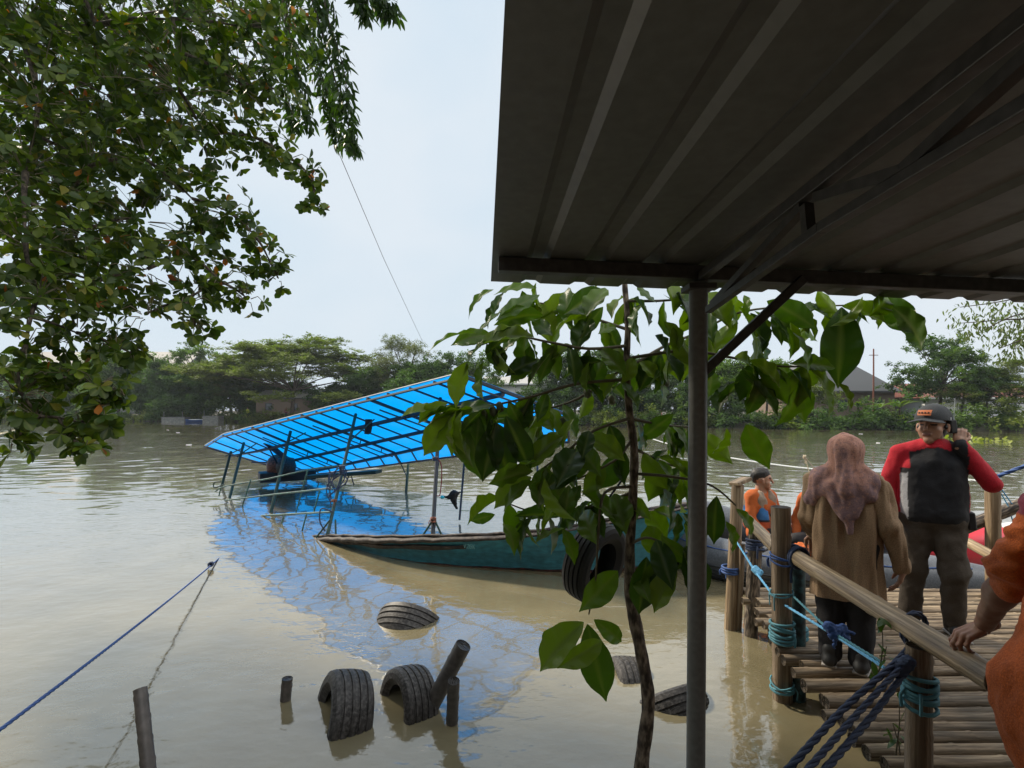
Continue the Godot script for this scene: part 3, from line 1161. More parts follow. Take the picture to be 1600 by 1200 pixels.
	flesh(g, [[b0 + Vector3(-0.1, 0.0, 0), b0 + Vector3(0.02, 0.06, 0), 0.035, 0.06], [b0 + Vector3(0.02, 0.06, 0), b0 + Vector3(0.14, 0.09, 0), 0.06, 0.02], [b0 + Vector3(0.0, 0.02, 0), b0 + Vector3(0.06, -0.2, 0), 0.07, 0.02], [b0 + Vector3(-0.1, 0, 0), b0 + Vector3(-0.17, 0.02, 0), 0.02, 0.015]], 0.02, 0.03, one_tint(Color.WHITE), 0.03, noise_of(3, 9.0))
	tag(part("tangled_cloth", g, M.cloth_black, self), "black cloth tangled on a thin upright above the water inside the ferry", "cloth")
	g = G.new()
	g.lathe([Vector2(0, -0.035), Vector2(0.028, -0.022), Vector2(0.036, 0), Vector2(0.028, 0.022), Vector2(0, 0.035)], at(691, 777, 9.2), 12)
	g.tube([at(693, 777, 9.2), at(700, 776, 9.2)], [0.012], 6)
	tag(part("float_ball", g, M.cyan_plastic, self), "small cyan plastic float beside the tangled black cloth", "float")

# ---------------------------------------------------------------- tyres and stumps in the water
func tyre_mesh(R: float, wide: float, seg := 40) -> ArrayMesh:
	# axis along x; tread with grooves, round shoulders, open middle
	var g := G.new()
	var prof := []  # (across, radius)
	var hole := R * 0.56
	prof.append(Vector2(-wide * 0.36, hole))
	prof.append(Vector2(-wide * 0.5, R * 0.72))
	prof.append(Vector2(-wide * 0.5, R * 0.86))
	prof.append(Vector2(-wide * 0.44, R * 0.955))
	var grooves := 4
	for k in grooves:
		var c := -wide * 0.28 + wide * 0.56 * k / (grooves - 1)
		var crown := 1.0 - 0.035 * pow(c / (wide * 0.5), 2)
		prof.append(Vector2(c - wide * 0.030, R * crown))
		prof.append(Vector2(c - wide * 0.022, R * crown - 0.011))
		prof.append(Vector2(c + wide * 0.022, R * crown - 0.011))
		prof.append(Vector2(c + wide * 0.030, R * crown))
	prof.append(Vector2(wide * 0.44, R * 0.955))
	prof.append(Vector2(wide * 0.5, R * 0.86))
	prof.append(Vector2(wide * 0.5, R * 0.72))
	prof.append(Vector2(wide * 0.36, hole))
	# inside of the casing
	prof.append(Vector2(wide * 0.40, R * 0.72))
	prof.append(Vector2(wide * 0.3, R * 0.88))
	prof.append(Vector2(-wide * 0.3, R * 0.88))
	prof.append(Vector2(-wide * 0.40, R * 0.72))
	prof.append(Vector2(-wide * 0.36, hole))
	for k in prof.size() - 1:
		var a: Vector2 = prof[k]
		var b: Vector2 = prof[k + 1]
		var d := (b - a).normalized()
		var first := g.v.size()
		for s in seg + 1:
			var w := TAU * s / seg
			var o := Vector3(0, cos(w), sin(w))
			var n := (Vector3.RIGHT * -d.y + o * d.x).normalized()
			g.vert(Vector3(a.x, 0, 0) + o * a.y, n)
			g.vert(Vector3(b.x, 0, 0) + o * b.y, n)
		for s in seg:
			var q := first + s * 2
			g.quad(q, q + 1, q + 3, q + 2)
	return g.mesh()

func make_tyres() -> void:
	var shape := tyre_mesh(0.30, 0.27)
	var sit := func(label: String, p: Vector3, yaw: float, lean: float, turn: float, size: float) -> void:
		var b := Basis(Vector3.UP, yaw) * Basis(Vector3.FORWARD, lean) * Basis(Vector3.RIGHT, turn)
		var o := put("old_tyre", shape, M.tyre, self, Transform3D(b.scaled_local(Vector3(size, size, size)), p))
		tag(o, label, "tyre", "old tyres sunk at the mooring")
	sit.call("old tyre lying nearly flat, farthest of those sunk below the ferry", on_water(638, 985, -0.14), 1.30, -0.75, 0.3, 1.12)
	sit.call("old grey tyre standing left of the other upright one in the water", on_water(535, 1122, -0.04), 0.48, 0.24, 1.0, 1.0)
	sit.call("old tyre standing upright against the leaning bamboo stump", on_water(637, 1104, -0.03), 0.62, 0.16, 2.0, 0.88)
	sit.call("dark sunken tyre whose curved side shows left of the shelter post", on_water(1048, 1118, -0.15), -1.15, 0.85, 0.6, 1.0)
	sit.call("worn tyre rim just above the water behind the young tree's trunk", on_water(980, 1085, -0.19), 0.1, 0.1, 0.2, 0.92)
	# the tyre hung by the tree
	var hung := thing("fender_tyre", "black tyre hung by a cord behind the young tree's trunk", "tyre")
	var c := at(930, 878, 2.85)
	put("casing", tyre_mesh(0.225, 0.15), M.tyre_black, hung, Transform3D(Basis(Vector3.UP, -0.75) * Basis(Vector3.FORWARD, 0.2), c))
	rope("cord", [c + Vector3(0.02, 0.12, 0.02), at(935, 800, 2.7), at(983, 735, 2.5)], 0.006, M.rope_navy, hung, false)

	var stump := func(label: String, a: Vector3, b: Vector3, r: float, gap: float, shift: float) -> void:
		var g := G.new()
		culm(g, a, b, r, r * 0.96, gap, shift, 14)
		tag(part("bamboo_stump", g, M.bamboo_wet, self), label, "stump", "bamboo stumps in the water")
	stump.call("tall dark bamboo stump with close nodes at the lower left", at(236, 1240, 2.75), at(219, 1076, 2.95), 0.037, 0.11, 0.05)
	stump.call("short thin stump standing alone left of the tyres", sunk(438, 1093, 0.4), at(449, 1060, 3.62), 0.038, 0.3, 0.2)
	stump.call("thick bamboo stump leaning to the right beside the tyres", sunk(668, 1100, 0.25) + Vector3(-0.15, -0.1, 0), at(724, 1008, 3.42), 0.056, 0.23, 0.12)
	stump.call("short upright stump right of the leaning bamboo", sunk(703, 1112, 0.4), at(709, 1064, 3.25), 0.04, 0.17, 0.12)

# ---------------------------------------------------------------- the bamboo landing
func make_landing() -> void:
	var deck := thing("bamboo_landing", "bamboo landing deck of round culms laid side by side over the water", "jetty")
	var rr := RandomNumberGenerator.new()
	rr.seed = 11
	var z := 1.95
	var k := 0
	while z < 4.85:
		var r := rr.randf_range(0.031, 0.041)
		var left := lerpf(1.74, 1.86, clampf((z - 2.2) / 1.1, 0, 1)) + lerpf(0.0, 0.30, clampf((z - 3.3) / 1.4, 0, 1)) + rr.randf_range(-0.07, 0.05)
		if z < 2.2: left = 1.8
		var y := DECK - r + rr.randf_range(-0.008, 0.008)
		var tilt := rr.randf_range(-0.02, 0.02)
		var skew := -0.012 + rr.randf_range(-0.006, 0.006)
		var g := G.new()
		var right := 5.4 + rr.randf_range(0, 0.2)
		culm(g, Vector3(left, y + tilt, -z), Vector3(right, y - tilt, -z + skew * (right - left)), r, r * rr.randf_range(0.85, 1.0), rr.randf_range(0.26, 0.42), rr.randf_range(0.02, 0.3), 9)
		part("slat", g, M[["slat_a", "slat_b", "slat_c", "slat_b"][rr.randi() % 4]], deck)
		z += r * 2.0 + rr.randf_range(0.004, 0.016)
		k += 1
	for x in [2.25, 3.6, 5.0]:
		var g := G.new()
		culm(g, Vector3(x, DECK - 0.15, -1.9), Vector3(x + 0.05, DECK - 0.15, -4.85), 0.05, 0.05, 0.35, 0.1, 9)
		part("bearer", g, M.bamboo3, deck)
		for zz in [2.2, 3.5, 4.6]:
			g = G.new()
			culm(g, Vector3(x + 0.1, -0.8, -zz), Vector3(x + 0.1, DECK - 0.12, -zz), 0.05, 0.05, 0.35, 0.1, 9)
			part("pile", g, M.bamboo3, deck)

	var upright := func(label: String, a: Vector3, b: Vector3, r: float, m: String, gap: float, shift: float) -> Node3D:
		var t := thing("fence_post", label, "post", Vector3.ZERO, "posts of the landing fence")
		var g := G.new()
		culm(g, a, b, r, r * 0.97, gap, shift, 16)
		part("culm", g, M[m], t)
		return t
	var pa: Node3D = upright.call("leaning bamboo post topped with a small slanted board, left of the seated rescuer", sunk(1136, 987, 0.6), at(1153, 757, 4.95), 0.058, "bamboo0", 0.34, 0.4)
	var g := G.new()
	g.box(Transform3D(Basis(Vector3.FORWARD, -0.32) * Basis(Vector3.UP, 0.3), at(1157, 752, 4.95)), Vector3(0.17, 0.035, 0.14), 0.008)
	part("cap_board", g, M.bamboo0, pa)
	lashing(at(1141, 890, 4.85), Vector3.UP, 0.062, 3, 0.012, M.rope_blue, pa, 21)
	var pb: Node3D = upright.call("thinnest bamboo post squeezed between two thicker ones at the deck corner", sunk(1150, 985, 0.6), at(1160, 850, 4.8), 0.026, "bamboo1", 0.3, 0.2)
	pb = upright.call("thick dark bamboo post carrying the far end of the handrail", sunk(1168, 991, 0.6), at(1181, 822, 4.62), 0.060, "bamboo3", 0.36, 0.5)
	lashing(at(1180, 850, 4.62), Vector3.UP, 0.064, 5, 0.011, M.rope_navy, pb, 22)
	pb = upright.call("tall bamboo post bound with cords at the bend of the handrail", sunk(1224, 1093, 0.6), at(1220, 792, 3.62), 0.066, "bamboo1", 0.40, 0.55)
	lashing(at(1221, 872, 3.6), Vector3.UP, 0.068, 3, 0.007, M.rope_blue, pb, 23)
	lashing(at(1222, 985, 3.6), Vector3.UP, 0.069, 7, 0.010, M.rope_teal, pb, 24)
	lashing(at(1221, 925, 3.6), Vector3.UP, 0.069, 2, 0.006, M.rope_teal, pb, 28)
	lashing(at(1222, 1070, 3.6), Vector3.UP, 0.069, 4, 0.007, M.rope_teal, pb, 25)
	var steel := thing("teal_pile", "dark teal pile standing tight behind the corded bamboo post", "post")
	g = G.new()
	g.tube([sunk(1246, 1099, 0.6), at(1245, 872, 3.72)], [0.055], 16)
	part("pipe", g, M.teal_post, steel)
	lashing(at(1246, 985, 3.72), Vector3.UP, 0.057, 5, 0.010, M.rope_teal, steel, 26)
	pb = upright.call("near bamboo post under the handrail where the thick navy rope hangs", Vector3(1.80, -0.3, -2.27), at(1436, 1010, 2.29), 0.052, "bamboo1", 0.33, 0.25)
	lashing(at(1437, 1075, 2.27), Vector3.UP, 0.055, 8, 0.009, M.rope_teal, pb, 27)
	pb = upright.call("bamboo post behind the man in red and black, right of his hip", Vector3(4.33, 0.1, -4.6), at(1551, 768, 4.6), 0.058, "bamboo0", 0.42, 0.12)

	var rail := func(label: String, a: Vector3, b: Vector3, r: float, m: String, gap: float, shift: float) -> Node3D:
		var t := thing("bamboo_rail", label, "handrail", Vector3.ZERO, "rails of the landing fence")
		var q := G.new()
		culm(q, a, b, r, r * 0.97, gap, shift, 16)
		part("culm", q, M[m], t)
		return t
	var hr: Node3D = rail.call("long smooth bamboo handrail held by the hand of the person in orange", at(1237, 866, 3.62), at(1560, 1066, 1.90), 0.053, "bamboo2", 0.62, 0.35)
	lashing(at(1246, 871, 3.55), Vector3(0.1, 0, 1), 0.062, 4, 0.012, M.rope_navy, hr, 31)
	rail.call("short bamboo rail from the corner posts to the corded post", at(1168, 812, 4.72), at(1214, 858, 3.74), 0.048, "bamboo2", 0.5, 0.3)
	rail.call("flat brown bamboo rail sloping up behind the man's elbow", at(1500, 828, 4.72), at(1640, 770, 4.55), 0.056, "bamboo3", 0.55, 0.3)
	rail.call("pale bamboo rail sloping down past the man's hip", at(1490, 836, 4.8), at(1650, 922, 3.4), 0.042, "bamboo2", 0.5, 0.3)

	# young shoots growing through the deck by the near post
	var leafy := thing("deck_weed", "thin weed with small green leaves growing by the near fence post", "plant")
	g = G.new()
	for s in [[1375, 1045, 1378, 975], [1400, 1180, 1405, 1080], [1408, 1195, 1395, 1130], [1372, 1050, 1385, 1010]]:
		g.tube([at(s[0], s[1], 2.5), at((s[0] + s[2]) / 2.0 + 3, (s[1] + s[3]) / 2.0, 2.5), at(s[2], s[3], 2.5)], [0.004, 0.003, 0.002], 5)
	part("stem", g, M.twig, leafy)
	var lf := leaf_mesh(0.07, 0.032, 1.0, 0.1, 0.3, 4, 2, Color(0.07, 0.12, 0.03))
	for j in 26:
		var s: Array = [[1378, 975], [1405, 1090], [1395, 1130], [1385, 1010], [1376, 1030], [1402, 1150]][j % 6]
		var p := at(s[0] + rr.randf_range(-16, 16), s[1] + rr.randf_range(-12, 25), 2.5 + rr.randf_range(-0.06, 0.06))
		put("leaf", lf, M.noni_leaf, leafy, Transform3D(Basis(Vector3.UP, rr.randf() * TAU) * Basis(Vector3.RIGHT, rr.randf_range(0.2, 1.2)), p))

# ---------------------------------------------------------------- ropes
func make_ropes() -> void:
	var line := func(called: String, label: String, path: Array, r: float, m: Material, laid := true) -> Node3D:
		var t := thing(called, label, "rope")
		rope("strand", path, r, m, t, laid)
		return t
	var a := at(-30, 1163, 2.25)
	var b := on_water(352, 864, -0.05)
	var t: Node3D = line.call("mooring_rope", "taut blue mooring rope running from the lower left to the sunken ferry", sag(a, b, 0.03, 8), 0.010, M.rope_blue)
	lashing(a.lerp(b, 0.83), b - a, 0.014, 3, 0.012, M.rope_navy, t, 41)
	t = line.call("lashing_rope", "light blue cord slung from the corner posts down along the fence", [at(1152, 848, 4.72), at(1180, 893, 4.2), at(1214, 938, 3.68), at(1300, 990, 3.0), at(1392, 1050, 2.42)], 0.009, M.rope_sky)
	var g := G.new()
	flesh(g, [[at(1178, 890, 4.2), at(1186, 898, 4.15), 0.022, 0.02], [at(1180, 886, 4.2), at(1190, 894, 4.15), 0.016, 0.016]], 0.008, 0.01, one_tint(Color.WHITE), 0.006, noise_of(4, 60))
	part("knot", g, M.rope_sky, t)
	t = line.call("lashing_rope", "teal cord from the corded post to the knot over the deck", [at(1238, 930, 3.55), at(1296, 985, 3.02), at(1380, 1036, 2.5)], 0.008, M.rope_teal)
	g = G.new()
	var c := at(1306, 988, 2.96)
	flesh(g, [[c + Vector3(-0.04, 0.03, 0), c + Vector3(0.05, -0.03, 0), 0.03, 0.028], [c + Vector3(-0.03, -0.01, 0.02), c + Vector3(0.04, 0.03, 0), 0.025, 0.02], [c + Vector3(0.02, 0.03, 0), c + Vector3(0.09, 0.0, 0.02), 0.012, 0.01], [c + Vector3(0, -0.02, 0), c + Vector3(-0.01, -0.09, 0), 0.012, 0.008]], 0.008, 0.012, one_tint(Color.WHITE), 0.012, noise_of(5, 50))
	part("knot", g, M.rope_blue, t)
	# the doubled navy rope thrown over the handrail
	t = thing("hawser", "thick doubled navy rope looped over the handrail and pulled to the lower left", "rope")
	var loop := []
	var rc := at(1428, 984, 2.42)
	var along := (at(1512, 1036, 2.02) - at(1237, 866, 3.62)).normalized()
	for k in 11:
		var w := lerpf(-0.6, 3.7, k / 10.0)
		var side := along.cross(Vector3.UP).normalized()
		loop.append(rc + side * cos(w) * 0.078 + Vector3.UP * sin(w) * 0.078 + along * (0.06 - 0.012 * k))
	var first := [at(1218, 1218, 1.72), at(1318, 1108, 2.05), at(1396, 1038, 2.26)]
	loop.reverse()
	rope("strand", curve(first + [loop[0]], 6) + loop.slice(1), 0.0135, M.rope_navy, t)
	rope("strand", curve([at(1272, 1222, 1.72), at(1360, 1122, 2.06), at(1415, 1050, 2.26), at(1448, 1018, 2.33), loop[10] + Vector3(0, -0.005, 0)], 6), 0.0135, M.rope_navy, t)
	rope("strand", curve([at(1245, 1222, 1.70), at(1339, 1116, 2.03), at(1406, 1044, 2.24)], 6), 0.0125, M.rope_navy, t)
	g = G.new()
	var kn := at(1408, 1042, 2.25)
	flesh(g, [[kn + Vector3(-0.02, -0.02, 0), kn + Vector3(0.03, 0.02, 0), 0.03, 0.03]], 0.008, 0.01, one_tint(Color.WHITE), 0.01, noise_of(6, 60))
	part("knot", g, M.rope_navy, t)
	# across the river
	t = line.call("river_line", "pale rope stretched over the water behind the woman's head", sag(at(1020, 686, 12.0), at(1551, 752, 4.62), 0.16, 14), 0.012, M.rope_pale)
	var k0 := at(1258, 714, 6.6)
	lashing(k0, Vector3(1, 0, 0.6), 0.014, 3, 0.008, M.rope_straw, t, 43)
	rope("string", [k0, at(1267, 748, 6.5), at(1271, 775, 6.5)], 0.006, M.rope_straw, t, false)
	rope("string", [k0, at(1280, 742, 6.5), at(1300, 772, 6.4)], 0.006, M.rope_straw, t, false)
	t = line.call("stay_rope", "blue rope rising to the right edge from the post behind the man", [at(1548, 748, 4.62), at(1660, 706, 4.3)], 0.017, M.rope_blue)
	lashing(at(1552, 750, 4.6), Vector3(1, 0.3, 0), 0.02, 4, 0.014, M.rope_sky, t, 44)
	rope("string", [at(1553, 752, 4.6), at(1575, 790, 4.6), at(1592, 845, 4.6)], 0.005, M.rope_sky, t, false)
	rope("string", [at(1556, 752, 4.6), at(1590, 800, 4.6), at(1615, 850, 4.6)], 0.005, M.rope_sky, t, false)
	# overhead wire
	g = G.new()
	g.tube([at(515, 205, 22.0), at(600, 405, 38.0), at(660, 533, 76.0)], [0.016, 0.018, 0.02], 5)
	tag(part("overhead_wire", g, M.cable, self), "thin overhead wire slanting down across the open sky", "wire")

# ---------------------------------------------------------------- rescue craft
func make_rescue_boat() -> void:
	var t := thing("inflatable_boat", "grey rubber rescue boat lying behind the bamboo fence", "boat")
	var r := 0.26
	var near := [Vector2(5.35, 5.55), Vector2(4.2, 5.6), Vector2(3.3, 5.85), Vector2(2.6, 6.3), Vector2(2.35, 6.9)]
	var p := []
	for q in near: p.append(Vector3(q.x, 0.2, -q.y))
	p.append(Vector3(2.40, 0.34, -7.6))
	p.append(Vector3(2.9, 0.38, -8.05))
	for q in [Vector2(3.6, 7.85), Vector2(4.4, 7.45), Vector2(5.6, 7.2)]: p.append(Vector3(q.x, 0.22, -q.y))
	p = curve(p, 6)
	var g := G.new()
	var rad := []
	for k in p.size():
		var e := minf(k, p.size() - 1 - k)
		rad.append(r * (0.35 + 0.65 * clampf(e / 4.0, 0, 1)) if e < 4 else r)
	g.tube(p, rad, 20)
	part("tube", g, M.rubber_grey, t)
	# rubbing strakes round the outside, grab line and handles
	for h in [-0.02, -0.07, -0.12, -0.165]:
		g = G.new()
		var s := []
		for k in range(3, 32):
			var d: Vector3 = (p[k + 1] - p[k - 1]).normalized()
			var out_ := Vector3.UP.cross(d).normalized()
			if out_.z < 0 and k < 20: out_ = -out_
			s.append(p[k] + out_ * sqrt(r * r - h * h) * 1.0 + Vector3.UP * h)
		g.tube(s, [0.014], 6)
		part("rubbing_strake", g, M.rubber_dark, t)
	g = G.new()
	var line := []
	for k in range(3, 32):
		var d: Vector3 = (p[k + 1] - p[k - 1]).normalized()
		var out_ := Vector3.UP.cross(d).normalized()
		if out_.z < 0 and k < 20: out_ = -out_
		line.append(p[k] + out_ * r * 0.72 + Vector3.UP * (r * 0.74 - 0.02 * absf(sin(k * 0.8))))
	g.tube(line, [0.009], 5)
	part("grab_line", g, M.rope_blue, t)
	g = G.new()
	var fl := []
	for k in 8:
		var x := 2.75 + k * 0.38
		fl.append([Vector3(x, 0.1, -6.1 + (x - 2.6) * 0.12), Vector3(x, 0.09, -6.8), Vector3(x, 0.1, -7.6 + (x - 2.6) * 0.1)])
	g.sheet(fl, 0.02)
	part("floor_board", g, M.rubber_dark, t)
	g = G.new()
	g.tube([Vector3(3.9, 0.42, -5.75), Vector3(3.95, 0.42, -7.6)], [0.13], 12)
	part("thwart", g, M.rubber_grey, t)
	# frame of dark tubes standing by the near tube
	g = G.new()
	g.tube(curve([at(1187, 905, 5.3), at(1190, 850, 5.4), at(1196, 838, 5.5), at(1215, 836, 5.6)], 5), [0.013], 7)
	g.tube([at(1192, 862, 5.4), at(1216, 850, 5.6)], [0.012], 7)
	part("frame", g, M.black, t)
	# life vests heaped on the tube
	var vest := thing("life_vest", "orange life vest heaped on the rubber boat behind the handrail", "life vest")
	g = G.new()
	var c := at(1256, 862, 5.2)
	flesh(g, [[c + Vector3(-0.16, 0.01, 0), c + Vector3(0.0, 0.03, 0), 0.05, 0.06], [c, c + Vector3(0.2, -0.01, 0.0), 0.055, 0.045], [c + Vector3(0.05, 0, 0.05), c + Vector3(0.22, -0.04, 0.05), 0.04, 0.03]], 0.014, 0.03, one_tint(Color.WHITE), 0.03, noise_of(8, 12))
	part("panel", g, M.cloth_orange, vest)
	g = G.new()
	g.bar(c + Vector3(-0.12, 0.07, 0.05), c + Vector3(0.28, 0.0, 0.08), 0.03, 0.012)
	g.bar(c + Vector3(-0.05, -0.04, 0.06), c + Vector3(0.2, -0.08, 0.09), 0.03, 0.012)
	part("strap", g, M.black, vest)
	# red and white raft farther right
	var raft := thing("rescue_raft", "red and white inflatable raft behind the man's hip at the right edge", "boat")
	g = G.new()
	g.tube(curve([at(1440, 862, 6.4), at(1500, 856, 6.2), at(1560, 850, 6.15)], 5), [0.24], 18)
	part("red_tube", g, M.rubber_red, raft)
	g = G.new()
	g.tube(curve([at(1561, 850, 6.15), at(1620, 846, 6.15), at(1720, 850, 6.2)], 5), [0.238], 18)
	part("white_tube", g, M.plastic_white, raft)

# ---------------------------------------------------------------- people
const SKIN := Color(0.34, 0.185, 0.12)
const SKIN_DARK := Color(0.19, 0.098, 0.062)

func clamp_low(g: G, y: float) -> void:
	for k in g.v.size():
		if g.v[k].y < y: g.v[k] = Vector3(g.v[k].x, y, g.v[k].z)

func shoes(t: Node3D, spots: Array, m: Material) -> void:
	for s in spots:
		var g := G.new()
		var p: Vector3 = s[0]
		var d: Vector3 = s[1]
		flesh(g, [[p + Vector3(0, 0.045, 0) - d * 0.05, p + Vector3(0, 0.04, 0) + d * 0.06, 0.042, 0.044], [p + Vector3(0, 0.04, 0) + d * 0.06, p + Vector3(0, 0.03, 0) + d * 0.15, 0.044, 0.034], [p + Vector3(0, 0.05, 0) - d * 0.03, p + Vector3(0, 0.11, 0) - d * 0.03, 0.042, 0.042]], 0.011, 0.02, one_tint(Color.WHITE))
		clamp_low(g, 0.006)
		var o := part("shoe", g, m, t)
		g = G.new()
		g.box(Transform3D(Basis.looking_at(-d), p + d * 0.055 + Vector3(0, 0.008, 0)), Vector3(0.088, 0.016, 0.25), 0.007)
		part("sole", g, M.sole, o)

func make_man() -> void:
	var t := thing("person", "man in red and black long-sleeved shirt and grey cap holding a radio to his ear", "person", Vector3(3.2, DECK, -3.9))
	t.rotation.y = -0.50
	var hx := Transform3D(Basis(Vector3.UP, -0.55) * Basis(Vector3.RIGHT, -0.06), Vector3(0.0, 1.545, 0.025)).scaled_local(Vector3.ONE * 1.16)
	var arm_l := [[Vector3(0.195, 1.345, 0), Vector3(0.335, 1.14, 0.02), 0.048, 0.04], [Vector3(0.335, 1.14, 0.02), Vector3(0.15, 1.42, 0.075), 0.038, 0.027]]
	var arm_r := [[Vector3(-0.195, 1.345, 0), Vector3(-0.275, 1.09, -0.03), 0.048, 0.04], [Vector3(-0.275, 1.09, -0.03), Vector3(-0.28, 0.85, 0.08), 0.038, 0.027]]
	var trunk := [[Vector3(-0.17, 1.345, -0.01), Vector3(0.0, 1.40, -0.01), 0.052, 0.062], [Vector3(-0.08, 1.22, 0.0), Vector3(0.08, 1.22, 0.0), 0.115, 0.115], [Vector3(-0.06, 1.02, 0.01), Vector3(0.06, 1.02, 0.01), 0.112, 0.112], [Vector3(-0.075, 0.9, 0), Vector3(0.075, 0.9, 0), 0.11, 0.11], [Vector3(0, 1.3, -0.01), Vector3(0, 1.46, 0.0), 0.08, 0.055], [Vector3(0.17, 1.345, -0.01), Vector3(0.0, 1.40, -0.01), 0.052, 0.062]]
	var legs := []
	for s in [-1.0, 1.0]:
		var fwd: float = 0.03 * s
		legs.append([Vector3(0.085 * s, 0.88, 0), Vector3(0.115 * s, 0.48, 0.03 + fwd), 0.085, 0.06])
		legs.append([Vector3(0.115 * s, 0.48, 0.03 + fwd), Vector3(0.125 * s, 0.09, -0.02 + fwd), 0.056, 0.042])
	# body, with a finer head and hands
	var g := G.new()
	flesh(g, fatter(trunk, -0.02) + arm_l + arm_r + legs, 0.016, 0.04, one_tint(SKIN))
	flesh(g, moved(head_bones(), hx), 0.006, 0.016, face_tint(SKIN, hx))
	var hb := Basis(Vector3(-0.95, 0.1, -0.2).normalized(), Vector3(0.15, 0.35, 0.9).normalized(), Vector3(-0.18, 0.93, -0.3).normalized()).orthonormalized()
	flesh(g, moved(hand_bones(-1, 0.85, 0.5), Transform3D(hb, Vector3(0.142, 1.44, 0.072))), 0.006, 0.008, one_tint(SKIN))
	flesh(g, moved(hand_bones(1, 0.35), Transform3D(Basis(Vector3(0, 0, 1), Vector3(-1, 0, 0), Vector3(0, -1, 0)), Vector3(-0.28, 0.83, 0.09))), 0.007, 0.008, one_tint(SKIN))
	part("body", g, M.skin, t)
	# shirt: black front, red sleeves and collar, white flank
	g = G.new()
	var shirt := fatter([trunk[0], trunk[5]], 0.02) + fatter(arm_l, 0.018) + fatter(arm_r, 0.018)
	for s in [-1.0, 0.0, 1.0]: shirt.append([Vector3(0.085 * s, 1.235, 0.0), Vector3(0.08 * s, 0.90, 0.005), 0.122, 0.140])
	shirt.append([Vector3(0, 1.28, 0.02), Vector3(0, 1.395, 0.0), 0.11, 0.085])
	flesh(g, shirt, 0.0105, 0.022, func(p: Vector3, _n: Vector3) -> Color:
		var black := Color(0.013, 0.014, 0.018)
		var red := Color(0.70, 0.010, 0.030)
		var white := Color(0.55, 0.55, 0.58)
		if absf(p.x) > 0.205 - 0.10 * clampf(p.y - 1.2, 0, 1): return red
		if p.y > 1.36 + 0.05 * clampf(1.0 - absf(p.x) * 8.0, 0, 1): return red if p.x < 0.1 else black
		if p.x < -0.15 and p.y > 1.24: return red
		if p.x < -0.165 and p.y < 1.2 and p.z > -0.06: return white
		return black, 0.010, noise_of(61, 7.0, 3), Vector3(1.0, 0.8, 1.0))
	clamp_low(g, 0.835)
	part("shirt", g, M.dyed, t)
	g = G.new()
	var cp := []
	for k in 13:
		var a := lerpf(-2.6, 2.6, k / 12.0)
		cp.append(Vector3(sin(a) * 0.072, 1.435 - 0.035 * (0.5 + 0.5 * cos(a)), cos(a) * 0.075 + 0.0))
	g.col = Color(0.70, 0.010, 0.030)
	g.tube(cp, [0.02], 8)
	part("collar", g, M.dyed, t)
	g = G.new()
	var tr := fatter(legs, 0.028)
	tr.append([Vector3(-0.075, 0.88, 0), Vector3(0.075, 0.88, 0), 0.13, 0.13])
	flesh(g, tr, 0.0125, 0.04, one_tint(Color.WHITE), 0.016, noise_of(62, 6.0, 3))
	clamp_low(g, 0.03)
	part("trousers", g, M.cloth_khaki, t)
	shoes(t, [[Vector3(-0.125, 0, -0.05), Vector3(-0.15, 0, 1).normalized()], [Vector3(0.125, 0, 0.01), Vector3(0.2, 0, 1).normalized()]], M.shoe)
	# cap with its orange badge
	var cap := Node3D.new()
	cap.name = "cap"
	t.add_child(cap)
	cap.transform = hx * Transform3D(Basis(Vector3.RIGHT, 0.05), Vector3(0, 0.012, 0))
	g = G.new()
	flesh(g, [[Vector3(0, 0.046, -0.028), Vector3(0, 0.046, 0.016), 0.092, 0.091], [Vector3(0, 0.075, -0.015), Vector3(0, 0.07, 0.01), 0.068, 0.068]], 0.009, 0.02, one_tint(Color.WHITE))
	clamp_low(g, 0.035)
	part("crown", g, M.cloth_grey, cap)
	g = G.new()
	var brim := []
	for j in 5:
		var line := []
		for k in 9:
			var a := lerpf(-0.95, 0.95, k / 8.0)
			var r := 0.093 + 0.052 * j / 4.0
			line.append(Vector3(sin(a) * r * (1.0 - 0.1 * j / 4.0), 0.050 - 0.016 * j / 4.0 - 0.02 * absf(sin(a)), cos(a) * r + 0.018))
		brim.append(line)
	g.sheet(brim, 0.004)
	part("brim", g, M.cloth_grey, cap)
	g = G.new()
	var patch := []
	for j in 3:
		var line := []
		for k in 5:
			var a := lerpf(-0.33, 0.33, k / 4.0)
			line.append(Vector3(sin(a) * 0.1135, 0.066 + 0.017 * j, 0.018 + cos(a) * (0.1135 - 0.005 * j * j)))
		patch.append(line)
	g.sheet(patch, 0.003)
	var bd := part("badge", g, M.badge, cap)
	for k in 4:
		g = G.new()
		var a := lerpf(-0.22, 0.22, k / 3.0)
		g.box(Transform3D(Basis(Vector3.UP, a), Vector3(sin(a) * 0.1155, 0.083, 0.0165 + cos(a) * 0.1135)), Vector3(0.009, 0.010, 0.003))
		part("print", g, M.badge_print, bd)
	g = G.new()
	flesh(g, [[Vector3(0, 0.02, -0.05), Vector3(0, -0.03, -0.055), 0.070, 0.05], [Vector3(-0.06, 0.03, -0.02), Vector3(-0.075, 0.0, 0.01), 0.02, 0.012], [Vector3(0.06, 0.03, -0.02), Vector3(0.075, 0.0, 0.01), 0.02, 0.012]], 0.01, 0.02, one_tint(Color.WHITE))
	put("hair", g.mesh(), M.hair, t, hx)
	# the radio in his hand: a thing of its own
	var radio := thing("hand_radio", "small black hand radio with a pale antenna at the man's ear", "radio", Vector3.ZERO)
	radio.transform = t.transform * Transform3D(Basis(Vector3.UP, 0.6) * Basis(Vector3.FORWARD, -0.12), Vector3(0.108, 1.555, 0.06))
	g = G.new()
	g.box(Transform3D(), Vector3(0.05, 0.10, 0.03), 0.008)
